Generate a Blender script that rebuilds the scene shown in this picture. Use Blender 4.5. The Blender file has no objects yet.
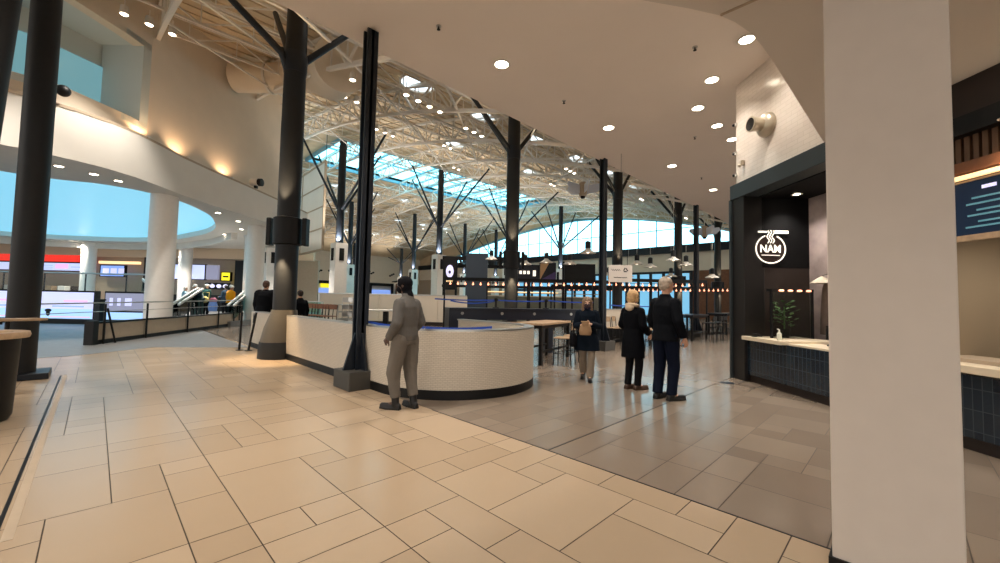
import bpy, bmesh, math, random
from mathutils import Vector, Matrix
random.seed(7)
PI = math.pi
S2 = math.sqrt(0.5)
COL = bpy.context.scene.collection

# ------------------------------------------------------------------ helpers
def lin(v):
    v /= 255.0
    return v / 12.92 if v <= 0.04045 else ((v + 0.055) / 1.055) ** 2.4

def rgb(r, g, b):
    return (lin(r), lin(g), lin(b), 1.0)

def D(l, d, z=0.0):
    """Plan frame turned 45 degrees to the tile grid (the concourse axis)."""
    return Vector(((d + l) * S2, (d - l) * S2, z))

MATS = {}
def mat(name, col, rough=0.5, metal=0.0, emit=None, estr=0.0, spec=0.5, noise=0.0, nscale=8.0, bump=0.0, bscale=60.0):
    if name in MATS:
        return MATS[name]
    m = bpy.data.materials.new(name)
    m.use_nodes = True
    nt = m.node_tree
    p = nt.nodes['Principled BSDF']
    p.inputs['Base Color'].default_value = col
    p.inputs['Roughness'].default_value = rough
    p.inputs['Metallic'].default_value = metal
    p.inputs['Specular IOR Level'].default_value = spec
    if emit is not None:
        p.inputs['Emission Color'].default_value = emit
        p.inputs['Emission Strength'].default_value = estr
    if noise > 0 or bump > 0:
        tc = nt.nodes.new('ShaderNodeTexCoord')
        if noise > 0:
            n = nt.nodes.new('ShaderNodeTexNoise')
            n.inputs['Scale'].default_value = nscale
            n.inputs['Detail'].default_value = 4
            nt.links.new(tc.outputs['Object'], n.inputs['Vector'])
            mr = nt.nodes.new('ShaderNodeMapRange')
            mr.inputs['From Min'].default_value = 0.25
            mr.inputs['From Max'].default_value = 0.75
            mr.inputs['To Min'].default_value = 1 - noise
            mr.inputs['To Max'].default_value = 1 + noise
            nt.links.new(n.outputs['Fac'], mr.inputs['Value'])
            mx = nt.nodes.new('ShaderNodeMix')
            mx.data_type = 'RGBA'
            mx.blend_type = 'MULTIPLY'
            mx.inputs['Factor'].default_value = 1
            mx.inputs['A'].default_value = col
            nt.links.new(mr.outputs['Result'], mx.inputs['B'])
            nt.links.new(mx.outputs['Result'], p.inputs['Base Color'])
        if bump > 0:
            n2 = nt.nodes.new('ShaderNodeTexNoise')
            n2.inputs['Scale'].default_value = bscale
            nt.links.new(tc.outputs['Object'], n2.inputs['Vector'])
            b = nt.nodes.new('ShaderNodeBump')
            b.inputs['Strength'].default_value = bump
            b.inputs['Distance'].default_value = 0.01
            nt.links.new(n2.outputs['Fac'], b.inputs['Height'])
            nt.links.new(b.outputs['Normal'], p.inputs['Normal'])
    MATS[name] = m
    return m

def brick_mat(name, c1, c2, mortar, w, h, gap, rough, offset=0.5, plane='xz', bump=0.25, spec=0.5, wobble=0.0):
    m = bpy.data.materials.new(name)
    m.use_nodes = True
    nt = m.node_tree
    p = nt.nodes['Principled BSDF']
    p.inputs['Roughness'].default_value = rough
    p.inputs['Specular IOR Level'].default_value = spec
    tc = nt.nodes.new('ShaderNodeTexCoord')
    sp = nt.nodes.new('ShaderNodeSeparateXYZ')
    cb = nt.nodes.new('ShaderNodeCombineXYZ')
    nt.links.new(tc.outputs['Object' if plane != 'uv' else 'UV'], sp.inputs[0])
    a, b = {'xz': ('X', 'Z'), 'xy': ('X', 'Y'), 'yz': ('Y', 'Z'), 'uv': ('X', 'Y')}[plane]
    nt.links.new(sp.outputs[a], cb.inputs['X'])
    nt.links.new(sp.outputs[b], cb.inputs['Y'])
    br = nt.nodes.new('ShaderNodeTexBrick')
    br.offset = offset
    br.inputs['Color1'].default_value = c1
    br.inputs['Color2'].default_value = c2
    br.inputs['Mortar'].default_value = mortar
    br.inputs['Scale'].default_value = 1
    br.inputs['Mortar Size'].default_value = gap
    br.inputs['Mortar Smooth'].default_value = 0.1
    br.inputs['Brick Width'].default_value = w
    br.inputs['Row Height'].default_value = h
    nt.links.new(cb.outputs[0], br.inputs['Vector'])
    nt.links.new(br.outputs['Color'], p.inputs['Base Color'])
    bp = nt.nodes.new('ShaderNodeBump')
    bp.invert = True
    bp.inputs['Strength'].default_value = bump
    bp.inputs['Distance'].default_value = 0.004
    nt.links.new(br.outputs['Fac'], bp.inputs['Height'])
    if wobble > 0:
        nz = nt.nodes.new('ShaderNodeTexNoise')
        nz.inputs['Scale'].default_value = 9
        nt.links.new(cb.outputs[0], nz.inputs['Vector'])
        b2 = nt.nodes.new('ShaderNodeBump')
        b2.inputs['Strength'].default_value = wobble
        b2.inputs['Distance'].default_value = 0.02
        nt.links.new(nz.outputs['Fac'], b2.inputs['Height'])
        nt.links.new(b2.outputs['Normal'], bp.inputs['Normal'])
    nt.links.new(bp.outputs['Normal'], p.inputs['Normal'])
    return m

def tile_mat(name, c1, c2, rough):
    """Floor tile: each tile takes its tint from the mesh's own 'tint' value, with veins."""
    m = bpy.data.materials.new(name)
    m.use_nodes = True
    nt = m.node_tree
    p = nt.nodes['Principled BSDF']
    at = nt.nodes.new('ShaderNodeAttribute')
    at.attribute_name = 'tint'
    tc = nt.nodes.new('ShaderNodeTexCoord')
    mp = nt.nodes.new('ShaderNodeMapping')
    mp.inputs['Scale'].default_value = (1.0, 1.6, 1)
    nz = nt.nodes.new('ShaderNodeTexNoise')
    nz.inputs['Scale'].default_value = 1.5
    nz.inputs['Detail'].default_value = 1
    nt.links.new(tc.outputs['Object'], mp.inputs[0])
    nt.links.new(mp.outputs[0], nz.inputs['Vector'])
    ad = nt.nodes.new('ShaderNodeMath')
    ad.operation = 'MULTIPLY_ADD'
    ad.inputs[1].default_value = 0.12
    nt.links.new(nz.outputs['Fac'], ad.inputs[0])
    sb = nt.nodes.new('ShaderNodeMath')
    sb.operation = 'MULTIPLY_ADD'
    sb.inputs[1].default_value = 0.5
    sb.inputs[2].default_value = 0.16
    nt.links.new(at.outputs['Fac'], sb.inputs[0])
    nt.links.new(sb.outputs[0], ad.inputs[2])
    mx = nt.nodes.new('ShaderNodeMix')
    mx.data_type = 'RGBA'
    mx.inputs['A'].default_value = c1
    mx.inputs['B'].default_value = c2
    nt.links.new(ad.outputs[0], mx.inputs['Factor'])
    nt.links.new(mx.outputs['Result'], p.inputs['Base Color'])
    mr = nt.nodes.new('ShaderNodeMapRange')
    mr.inputs['To Min'].default_value = rough - 0.01
    mr.inputs['To Max'].default_value = rough + 0.02
    nt.links.new(nz.outputs['Fac'], mr.inputs['Value'])
    nt.links.new(mr.outputs['Result'], p.inputs['Roughness'])
    return m

def glass_mat(name, tint, gloss=0.12):
    m = bpy.data.materials.new(name)
    m.use_nodes = True
    nt = m.node_tree
    nt.nodes.remove(nt.nodes['Principled BSDF'])
    out = nt.nodes['Material Output']
    tr = nt.nodes.new('ShaderNodeBsdfTransparent')
    tr.inputs[0].default_value = tint
    gl = nt.nodes.new('ShaderNodeBsdfGlossy')
    gl.inputs['Roughness'].default_value = 0.03
    lw = nt.nodes.new('ShaderNodeLayerWeight')
    lw.inputs['Blend'].default_value = gloss
    mx = nt.nodes.new('ShaderNodeMixShader')
    nt.links.new(lw.outputs['Fresnel'], mx.inputs[0])
    nt.links.new(tr.outputs[0], mx.inputs[1])
    nt.links.new(gl.outputs[0], mx.inputs[2])
    nt.links.new(mx.outputs[0], out.inputs['Surface'])
    return m

class MB:
    def __init__(self):
        self.v, self.f = [], []
    def add(self, vs, fs, M=None):
        b = len(self.v)
        self.v += [tuple(M @ Vector(p)) if M else tuple(p) for p in vs]
        self.f += [tuple(b + i for i in f) for f in fs]
        return self
    def box(self, c, s, M=None, rz=0.0):
        x, y, z = s[0] / 2, s[1] / 2, s[2] / 2
        vs = [(-x, -y, -z), (x, -y, -z), (x, y, -z), (-x, y, -z), (-x, -y, z), (x, -y, z), (x, y, z), (-x, y, z)]
        fs = [(0, 3, 2, 1), (4, 5, 6, 7), (0, 1, 5, 4), (1, 2, 6, 5), (2, 3, 7, 6), (3, 0, 4, 7)]
        T = Matrix.Translation(c) @ Matrix.Rotation(rz, 4, 'Z')
        return self.add(vs, fs, (M @ T) if M else T)
    def bb(self, a, b):
        return self.box([(a[i] + b[i]) / 2 for i in range(3)], [abs(b[i] - a[i]) for i in range(3)])
    def bar(self, p0, p1, w, h):
        """Rectangular bar between two points; w is its horizontal width, h the other."""
        p0, p1 = Vector(p0), Vector(p1)
        t = (p1 - p0).normalized()
        up = Vector((0, 0, 1)) if abs(t.z) < 0.95 else Vector((0, 1, 0))
        a = t.cross(up).normalized()
        b = a.cross(t).normalized()
        vs = []
        for p in (p0, p1):
            for sx, sy in ((-1, -1), (1, -1), (1, 1), (-1, 1)):
                vs.append(p + a * sx * w / 2 + b * sy * h / 2)
        return self.add(vs, [(0, 1, 2, 3), (7, 6, 5, 4), (0, 4, 5, 1), (1, 5, 6, 2), (2, 6, 7, 3), (3, 7, 4, 0)])
    def tube(self, p0, p1, r0, r1=None, n=12, caps=True):
        r1 = r0 if r1 is None else r1
        return self.path([p0, p1], [r0, r1], n, caps)
    def path(self, pts, r, n=10, caps=True):
        pts = [Vector(p) for p in pts]
        rs = r if isinstance(r, (list, tuple)) else [r] * len(pts)
        vs, fs = [], []
        prev = None
        for i, p in enumerate(pts):
            t = (pts[min(i + 1, len(pts) - 1)] - pts[max(i - 1, 0)]).normalized()
            if prev is None:
                up = Vector((0, 0, 1)) if abs(t.z) < 0.9 else Vector((1, 0, 0))
                a = t.cross(up).normalized()
            else:
                a = (prev - t * prev.dot(t)).normalized()
            prev = a
            b = t.cross(a)
            for k in range(n):
                q = 2 * PI * k / n + PI / n
                vs.append(p + (a * math.cos(q) + b * math.sin(q)) * rs[i])
        for i in range(len(pts) - 1):
            for k in range(n):
                fs.append((i * n + k, i * n + (k + 1) % n, (i + 1) * n + (k + 1) % n, (i + 1) * n + k))
        if caps:
            fs.append(tuple(range(n - 1, -1, -1)))
            fs.append(tuple((len(pts) - 1) * n + k for k in range(n)))
        return self.add(vs, fs)
    def lathe(self, prof, n=24, c=(0, 0, 0), M=None, caps=True, sx=1.0, sy=1.0):
        vs, fs = [], []
        for r, z in prof:
            for k in range(n):
                q = 2 * PI * k / n
                vs.append((c[0] + r * math.cos(q) * sx, c[1] + r * math.sin(q) * sy, c[2] + z))
        for i in range(len(prof) - 1):
            for k in range(n):
                fs.append((i * n + k, i * n + (k + 1) % n, (i + 1) * n + (k + 1) % n, (i + 1) * n + k))
        if caps:
            fs.append(tuple(range(n - 1, -1, -1)))
            fs.append(tuple((len(prof) - 1) * n + k for k in range(n)))
        return self.add(vs, fs, M)
    def loft(self, rings, n=24):
        """rings: (cx, cy, z, rx, ry)"""
        vs, fs = [], []
        for cx, cy, z, rx, ry in rings:
            for k in range(n):
                q = 2 * PI * k / n
                vs.append((cx + rx * math.cos(q), cy + ry * math.sin(q), z))
        for i in range(len(rings) - 1):
            for k in range(n):
                fs.append((i * n + k, i * n + (k + 1) % n, (i + 1) * n + (k + 1) % n, (i + 1) * n + k))
        fs.append(tuple(range(n - 1, -1, -1)))
        fs.append(tuple((len(rings) - 1) * n + k for k in range(n)))
        return self.add(vs, fs)
    def prism(self, poly, z0, z1, M=None):
        n = len(poly)
        vs = [(x, y, z0) for x, y in poly] + [(x, y, z1) for x, y in poly]
        fs = [tuple(range(n - 1, -1, -1)), tuple(range(n, 2 * n))]
        fs += [(i, (i + 1) % n, n + (i + 1) % n, n + i) for i in range(n)]
        return self.add(vs, fs, M)
    def ball(self, c, r, n=16, m=10, M=None):
        rx, ry, rz = r if isinstance(r, (list, tuple)) else (r, r, r)
        vs, fs = [(0, 0, -rz)], []
        for i in range(1, m):
            a = -PI / 2 + PI * i / m
            for k in range(n):
                q = 2 * PI * k / n
                vs.append((rx * math.cos(a) * math.cos(q), ry * math.cos(a) * math.sin(q), rz * math.sin(a)))
        vs.append((0, 0, rz))
        for k in range(n):
            fs.append((0, 1 + (k + 1) % n, 1 + k))
            fs.append((len(vs) - 1, 1 + (m - 2) * n + k, 1 + (m - 2) * n + (k + 1) % n))
        for i in range(m - 2):
            for k in range(n):
                fs.append((1 + i * n + k, 1 + i * n + (k + 1) % n, 1 + (i + 1) * n + (k + 1) % n, 1 + (i + 1) * n + k))
        T = Matrix.Translation(c) @ (M or Matrix())
        return self.add(vs, fs, T)
    def cap(self, p0, p1, r0, r1=None, n=12):
        """Capsule: tapered limb with round ends."""
        r1 = r0 if r1 is None else r1
        p0, p1 = Vector(p0), Vector(p1)
        t = (p1 - p0).normalized()
        pts, rs = [], []
        for a in (-80, -55, -28):
            pts.append(p0 + t * r0 * math.sin(math.radians(a))); rs.append(r0 * math.cos(math.radians(a)))
        pts += [p0, p1]; rs += [r0, r1]
        for a in (28, 55, 80):
            pts.append(p1 + t * r1 * math.sin(math.radians(a))); rs.append(r1 * math.cos(math.radians(a)))
        return self.path(pts, rs, n)
    def sheet(self, path, z0, z1, th):
        """Vertical wall following a plan polyline with real thickness (to the left of travel)."""
        P = [Vector((p[0], p[1])) for p in path]
        N = []
        for i in range(len(P)):
            t = (P[min(i + 1, len(P) - 1)] - P[max(i - 1, 0)]).normalized()
            N.append(Vector((-t.y, t.x)))
        n = len(P)
        vs = []
        for off, z in ((0, z0), (0, z1), (th, z1), (th, z0)):
            for p, q in zip(P, N):
                vs.append((p.x + q.x * off, p.y + q.y * off, z))
        fs = []
        for r in range(4):
            s = (r + 1) % 4
            for i in range(n - 1):
                fs.append((r * n + i, r * n + i + 1, s * n + i + 1, s * n + i))
        fs.append((0, n, 2 * n, 3 * n))
        fs.append((n - 1, 4 * n - 1, 3 * n - 1, 2 * n - 1))
        return self.add(vs, fs)
    def build(self, name, m, parent=None, smooth=False, bevel=0.0, loc=None, rz=0.0):
        me = bpy.data.meshes.new(name)
        me.from_pydata(self.v, [], self.f)
        me.validate()
        bm = bmesh.new()
        bm.from_mesh(me)
        bmesh.ops.recalc_face_normals(bm, faces=bm.faces)
        bm.to_mesh(me)
        bm.free()
        if m:
            me.materials.append(m)
        o = bpy.data.objects.new(name, me)
        COL.objects.link(o)
        if parent:
            o.parent = parent
        if loc is not None:
            o.location = loc
        o.rotation_euler.z = rz
        if smooth:
            me.polygons.foreach_set('use_smooth', [True] * len(me.polygons))
            me.set_sharp_from_angle(angle=math.radians(40))
        if bevel > 0:
            b = o.modifiers.new('edge', 'BEVEL')
            b.width = bevel
            b.segments = 2
            b.limit_method = 'ANGLE'
        return o

def thing(name, label, cat, loc=(0, 0, 0), rz=0.0, group=None):
    o = bpy.data.objects.new(name, None)
    o.empty_display_size = 0.1
    COL.objects.link(o)
    o.location = loc
    o.rotation_euler.z = rz
    return tag(o, label, cat, group)

def tag(o, label, cat, group=None, kind='thing'):
    o['label'] = label
    o['category'] = cat
    o['kind'] = kind
    if group:
        o['group'] = group
    return o

def struct(o, label=None):
    o['kind'] = 'structure'
    if label:
        o['label'] = label
    return o

def copy_tree(o, parent=None):
    c = o.copy()
    COL.objects.link(c)
    if parent:
        c.parent = parent
    for ch in list(o.children):
        copy_tree(ch, c)
    return c

def text(name, body, size, m, parent, M, extrude=0.004, offset=0.0):
    cu = bpy.data.curves.new(name, 'FONT')
    cu.body = body
    cu.size = size
    cu.extrude = extrude
    cu.offset = offset
    cu.align_x = 'CENTER'
    cu.align_y = 'CENTER'
    cu.materials.append(m)
    o = bpy.data.objects.new(name, cu)
    COL.objects.link(o)
    dg = bpy.context.evaluated_depsgraph_get()
    me = bpy.data.meshes.new_from_object(o.evaluated_get(dg))
    bpy.data.objects.remove(o)
    me.name = name
    if not me.materials:
        me.materials.append(m)
    o = bpy.data.objects.new(name, me)
    COL.objects.link(o)
    o.parent = parent
    o.matrix_local = M
    return o

def spot(name, loc, target, energy, angle, col, parent=None, blend=0.6, r=0.05):
    l = bpy.data.lights.new(name, 'SPOT')
    l.energy = energy
    l.spot_size = math.radians(angle)
    l.spot_blend = blend
    l.color = col[:3]
    l.shadow_soft_size = r
    o = bpy.data.objects.new(name, l)
    COL.objects.link(o)
    d = Vector(target) - Vector(loc)
    o.rotation_euler = d.to_track_quat('-Z', 'Y').to_euler()
    o.location = loc
    if parent:
        o.parent = parent
    return o

ORD = ['first', 'second', 'third', 'fourth', 'fifth', 'sixth', 'seventh', 'eighth', 'ninth', 'tenth', 'eleventh', 'twelfth']

# ------------------------------------------------------------------ materials
WARM = (1.0, 0.92, 0.82)
steel = mat('dark_steel', rgb(22, 28, 37), 0.42, 0.0, spec=0.35, noise=0.08, nscale=3)
steel_col = mat('dark_bronze_steel', rgb(30, 32, 35), 0.48, 0.0, spec=.3, noise=0.08, nscale=2)
black = mat('matte_black', rgb(12, 12, 14), 0.5, spec=0.3, noise=0.1)
black_gloss = mat('gloss_black', rgb(14, 15, 18), 0.25)
navy = mat('navy_laminate', rgb(12, 20, 36), 0.35, noise=0.1)
cream = mat('cream_plaster', rgb(228, 216, 198), 0.75, noise=0.03, nscale=1.5)
canopy_m = mat('canopy_plaster', rgb(236, 226, 217), 0.8, noise=0.02, nscale=0.8)
white_m = mat('white_plaster', rgb(226, 222, 214), 0.7, noise=0.03, nscale=1.5)
white_col = mat('white_column_paint', rgb(236, 232, 226), 0.5, noise=0.03)
truss_m = mat('white_truss_paint', rgb(232, 226, 218), 0.5)
deck_m = mat('roof_deck_tan', rgb(214, 194, 164), 0.75, noise=0.12, nscale=1.2)
grout = mat('grout_grey', rgb(72, 61, 50), 0.8)
wood = mat('oak_wood', rgb(178, 150, 120), 0.45, noise=0.2, nscale=14)
wood_dark = mat('walnut_wood', rgb(116, 72, 44), 0.45, noise=0.25, nscale=5)
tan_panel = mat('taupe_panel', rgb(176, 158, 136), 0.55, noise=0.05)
chrome = mat('brushed_metal', rgb(190, 188, 184), 0.3, 0.9)
carpet = mat('slate_grey_floor', rgb(122, 122, 122), 0.45, noise=0.12, nscale=5)
beige_tile = tile_mat('beige_tile', rgb(164, 143, 118), rgb(184, 163, 138), 0.25)
grey_tile = tile_mat('taupe_tile', rgb(116, 103, 91), rgb(144, 130, 116), 0.2)
far_tile = brick_mat('taupe_tile_far', rgb(120, 107, 95), rgb(136, 122, 109), rgb(84, 74, 64), 0.915, 0.305, 0.006, 0.22, plane='xy', bump=0.1)
cream_tile = brick_mat('cream_wall_tile', rgb(226, 214, 202), rgb(232, 221, 210), rgb(214, 202, 189), 0.25, 0.075, 0.004, 0.16, plane='xz', bump=0.2, wobble=0.2)
wall_tile = brick_mat('white_penny_tile', rgb(206, 196, 180), rgb(213, 203, 187), rgb(188, 176, 160), 0.07, 0.026, 0.004, 0.3, plane='uv', bump=0.3, wobble=0.2)
blue_tile = brick_mat('deep_blue_stack_tile', rgb(16, 30, 44), rgb(32, 44, 54), rgb(58, 68, 76), 0.085, 0.215, 0.004, 0.22, offset=0.0, plane='xz', bump=0.3, wobble=0.25)
sky_pane = mat('skylight_glazing', rgb(200, 235, 245), 0.2, emit=(0.27, 0.74, 0.87, 1), estr=2.4)
sky_oval = mat('oval_skylight_glazing', rgb(60, 130, 150), 0.4, emit=(0.23, 0.60, 0.80, 1), estr=0.72)
clere_pane = mat('clerestory_glazing', rgb(200, 235, 245), 0.2, emit=(0.36, 0.82, 1.0, 1), estr=2.4)
blue_pane = mat('blue_daylit_glazing', rgb(90, 160, 200), 0.2, emit=(0.25, 0.62, 0.9, 1), estr=0.55)
dome_pane = mat('dome_glazing', rgb(220, 235, 240), 0.3, emit=(0.75, 0.9, 1.0, 1), estr=1.3)
mullion_m = mat('mullion_skylit_blue', rgb(120, 170, 190), 0.4)  # blue sky light on the white skylight frames is put into this colour
lamp_m = mat('lamp_warm', rgb(255, 240, 220), 0.3, emit=(1.0, 0.86, 0.66, 1), estr=14)
bulb_m = mat('bulb_warm', rgb(255, 230, 200), 0.3, emit=(1.0, 0.33, 0.18, 1), estr=1.8)
spot_m = mat('spot_lens', rgb(255, 240, 220), 0.3, emit=(1.0, 0.88, 0.7, 1), estr=10)
strip_m = mat('warm_strip', rgb(255, 220, 170), 0.3, emit=(1.0, 0.66, 0.32, 1), estr=.9)
sign_white = mat('lit_sign_white', rgb(255, 245, 225), 0.4, emit=(1.0, 0.92, 0.80, 1), estr=0.72)
sign_brown = mat('lit_sign_bronze', rgb(40, 22, 14), 0.4)
led_white = mat('screen_lilac', rgb(220, 215, 240), 0.3, emit=(0.64, 0.63, 0.95, 1), estr=0.56)
led_blue = mat('screen_pale_blue', rgb(170, 200, 240), 0.3, emit=(0.42, 0.66, 0.98, 1), estr=0.62)
led_grey = mat('screen_dim_grey', rgb(120, 120, 140), 0.3, emit=(0.2, 0.2, 0.28, 1), estr=0.8)
red_lit = mat('sign_red_lit', rgb(200, 20, 15), 0.4, emit=(0.9, 0.03, 0.015, 1), estr=0.6)
menu_blue = mat('menu_screen_blue', rgb(8, 22, 44), 0.3, emit=(0.004, 0.02, 0.05, 1), estr=0.25)
menu_text = mat('menu_screen_text', rgb(80, 120, 130), 0.3, emit=(0.12, 0.32, 0.38, 1), estr=0.3)
menu_lit = mat('menu_board_lit', rgb(120, 150, 220), 0.3, emit=(0.22, 0.36, 0.85, 1), estr=0.65)
menu_pale = mat('menu_board_pale', rgb(190, 200, 240), 0.3, emit=(0.55, 0.62, 0.92, 1), estr=0.6)
yellow_lit = mat('sign_yellow_lit', rgb(240, 220, 0), 0.4, emit=(0.9, 0.78, 0.02, 1), estr=0.7)
pink_mark = mat('screen_pink_mark', rgb(220, 150, 200), 0.4, emit=(0.75, 0.42, 0.72, 1), estr=0.8)
blue_mark = mat('screen_blue_mark', rgb(120, 140, 220), 0.4, emit=(0.30, 0.42, 0.85, 1), estr=0.8)
belt_m = mat('blue_belt', rgb(28, 72, 168), 0.6)
glass_clear = glass_mat('clear_glass', (0.93, 0.97, 0.96, 1), 0.12)
glass_teal = glass_mat('teal_glass', (0.62, 0.86, 0.84, 1), 0.2)
glass_dark = glass_mat('smoked_glass', (0.8, 0.84, 0.82, 1), 0.25)
stone_m = mat('grey_slate_stone', rgb(168, 152, 148), 0.6, noise=0.35, nscale=3, bump=0.4, bscale=8)
brown_wall = mat('dark_brown_panel', rgb(38, 26, 20), 0.6, noise=0.1)
sign_wall_black = mat('black_sign_wall', rgb(5, 5, 7), 0.7, spec=.2)
frame_teal = mat('portal_frame_steel', rgb(52, 60, 64), 0.4, 0.2)
counter_m = mat('pale_quartz', rgb(222, 206, 180), 0.3, noise=0.05)
leaf_m = mat('leaf_green', rgb(86, 132, 66), 0.5, noise=0.25)
paper = mat('brown_paper', rgb(150, 118, 86), 0.8, noise=0.1)

# ------------------------------------------------------------------ floor
def ashlar(x0, y0, nx, ny, mod, sizes, gap, seed, keep=None):
    rnd = random.Random(seed)
    used = [[False] * ny for _ in range(nx)]
    mb, tint = MB(), []
    for j in range(ny):
        for i in range(nx):
            if used[i][j]:
                continue
            opts = sizes[:]
            rnd.shuffle(opts)
            for a, b in opts + [(1, 1)]:
                if i + a <= nx and j + b <= ny and all(not used[i + p][j + q] for p in range(a) for q in range(b)):
                    break
            for p in range(a):
                for q in range(b):
                    used[i + p][j + q] = True
            xa, ya = x0 + i * mod + gap / 2, y0 + j * mod + gap / 2
            xb, yb = x0 + (i + a) * mod - gap / 2, y0 + (j + b) * mod - gap / 2
            if keep and not keep((xa + xb) / 2, (ya + yb) / 2):
                continue
            mb.add([(xa, ya, 0), (xb, ya, 0), (xb, yb, 0), (xa, yb, 0)], [(0, 1, 2, 3)])
            tint.append(rnd.random())
    return mb, tint

def tile_floor(name, m, *a, **k):
    mb, tint = ashlar(*a, **k)
    me = bpy.data.meshes.new(name)
    me.from_pydata(mb.v, [], mb.f)
    at = me.attributes.new('tint', 'FLOAT', 'FACE')
    at.data.foreach_set('value', tint)
    me.materials.append(m)
    o = bpy.data.objects.new(name, me)
    COL.objects.link(o)
    return struct(o)

M3 = 0.305
SZ = [(2, 3), (2, 2), (2, 2), (2, 1), (1, 2), (1, 1), (3, 2)]
XA, XB, YA = 3.20 - 26 * M3, 3.20 - 8 * M3, 2.97 - 32 * M3
tile_floor('floor', beige_tile, XB, 2.97, 8, 43, M3, SZ, 0.007, 3)
tile_floor('floor_beige_far', beige_tile, XA, 2.97, 18, 43, M3, SZ, 0.007, 4)
tile_floor('floor_beige_near', beige_tile, XB, YA, 8, 32, M3, SZ, 0.007, 8)
tile_floor('floor_beige_side', beige_tile, XA, YA, 18, 32, M3, SZ, 0.007, 9)
tile_floor('floor_taupe', grey_tile, 3.20, 2.49 - 24 * M3, 40, 48, M3,
           [(3, 1), (2, 1), (2, 1), (3, 1), (2, 2), (1, 1)], 0.007, 5)
b = MB(); b.bb((-60, -14, -0.3), (50, 75, -0.004)); struct(b.build('floor_base', grout))
b = MB(); b.bb((15.4, -14, -0.003), (46, 70, 0.0)).bb((3.2, 9.81, -0.003), (15.4, 70, 0)); struct(b.build('floor_far', far_tile))
b = MB(); b.prism([(-20, 11.4), (-0.25, 13.3), (1.15, 14.3), (3.1, 12.9), (3.1, 60), (-40, 60), (-40, 11)], 0.0, 0.004)
struct(b.build('floor_slate', carpet))
# dark expansion joint and slot drain
b = MB(); b.bb((3.2, 2.478, 0.0), (15, 2.492, 0.002)); b.bb((3.185, -3, 0), (3.2, 4.4, 0.002)); struct(b.build('trim_1', black))
t = thing('slot_drain', 'long narrow dark slot drain cut in the beige floor beside the dark steel column', 'drain', (-0.35, 7, 0))
b = MB(); b.box((0, 0, 0.001), (0.022, 6.6, 0.002)); b.build('slot', black, t)
b = MB(); b.box((0.055, 0, 0.001), (0.05, 6.6, 0.002)); b.build('cover_strip', tan_panel, t)

# ------------------------------------------------------------------ canopy ceiling and soffit
CZ = 5.96
b = MB(); b.prism([(-14, -14), (40, -14), (40, 6.75), (-14, 6.75)], CZ, CZ + 0.55)
struct(b.build('ceiling', canopy_m))
sof = [(9.4, -14), (-14, -14), (-14, 1.2), (-1, 2.4), (1.6, 2.25), (2.4, 1.86), (3.0, 1.46), (3.37, 1.21), (3.62, 1.06), (3.8, 0.99), (4.05, 0.93), (4.35, 0.90), (4.77, 0.88), (7.5, 0.80), (7.75, 0.72)]
b = MB(); b.prism(sof, 3.9, CZ - 0.001); struct(b.build('ceiling_soffit', mat('soffit_plaster', rgb(214, 206, 198), .8)))
b = MB(); b.bb((3.605, -2, 3.888), (3.625, 1.05, 3.9)); struct(b.build('trim_2', tan_panel))
# near white pillar
b = MB(); b.bb((2.99, -0.19, 0.05), (3.5, 0.31, 3.9)); struct(b.build('pillar', mat('pillar_paint', rgb(216, 206, 196), .6, noise=.02), bevel=0.008))
b = MB(); b.bb((2.975, -0.205, 0.0), (3.515, 0.325, 0.058)); struct(b.build('baseboard_pillar', black))

# ------------------------------------------------------------------ main hall roof
def roof_z(y):
    return 13.2 - (0.0075 if y < 33 else 0.0040) * (y - 33) ** 2
ys = [4.0 + 1.5 * i for i in range(44)]
def deck_piece(mb, x0, x1, ya, yb):
    n = max(1, int(round((yb - ya) / 1.5)))
    yy = [ya + (yb - ya) * i / n for i in range(n + 1)]
    vs = []
    for x in (x0, x1):
        for y in yy:
            vs.append((x, y, roof_z(y)))
    for x in (x0, x1):
        for y in yy:
            vs.append((x, y, roof_z(y) + 0.25))
    k = n + 1
    fs = []
    for i in range(n):
        fs.append((i, i + 1, k + i + 1, k + i))
        fs.append((2 * k + i, 3 * k + i, 3 * k + i + 1, 2 * k + i + 1))
    fs += [tuple(range(k - 1, -1, -1)) + tuple(range(2 * k, 3 * k)), tuple(range(k, 2 * k)) + tuple(range(4 * k - 1, 3 * k - 1, -1))]
    fs += [(0, k, 3 * k, 2 * k), (k - 1, 3 * k - 1, 4 * k - 1, 2 * k - 1)]
    mb.add(vs, fs)
SX0, SX1, SY0, SY1 = 12.2, 36.2, 28.9, 35.6
b = MB()
deck_piece(b, -14, 44.4, 4, SY0)
deck_piece(b, -14, 44.4, SY1, 69)
deck_piece(b, -14, SX0, SY0, SY1)
deck_piece(b, SX1, 44.4, SY0, SY1)
struct(b.build('roof', deck_m))
# corrugation ribs of the deck run along X
b = MB()
y = 5.0
while y < 62:
    if not (SY0 - 0.3 < y < SY1 + 0.3):
        b.bar((-14, y, roof_z(y) - 0.04), (44, y, roof_z(y) - 0.04), 0.06, 0.04)
    y += 0.75
struct(b.build('roof_ribs', deck_m))
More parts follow.
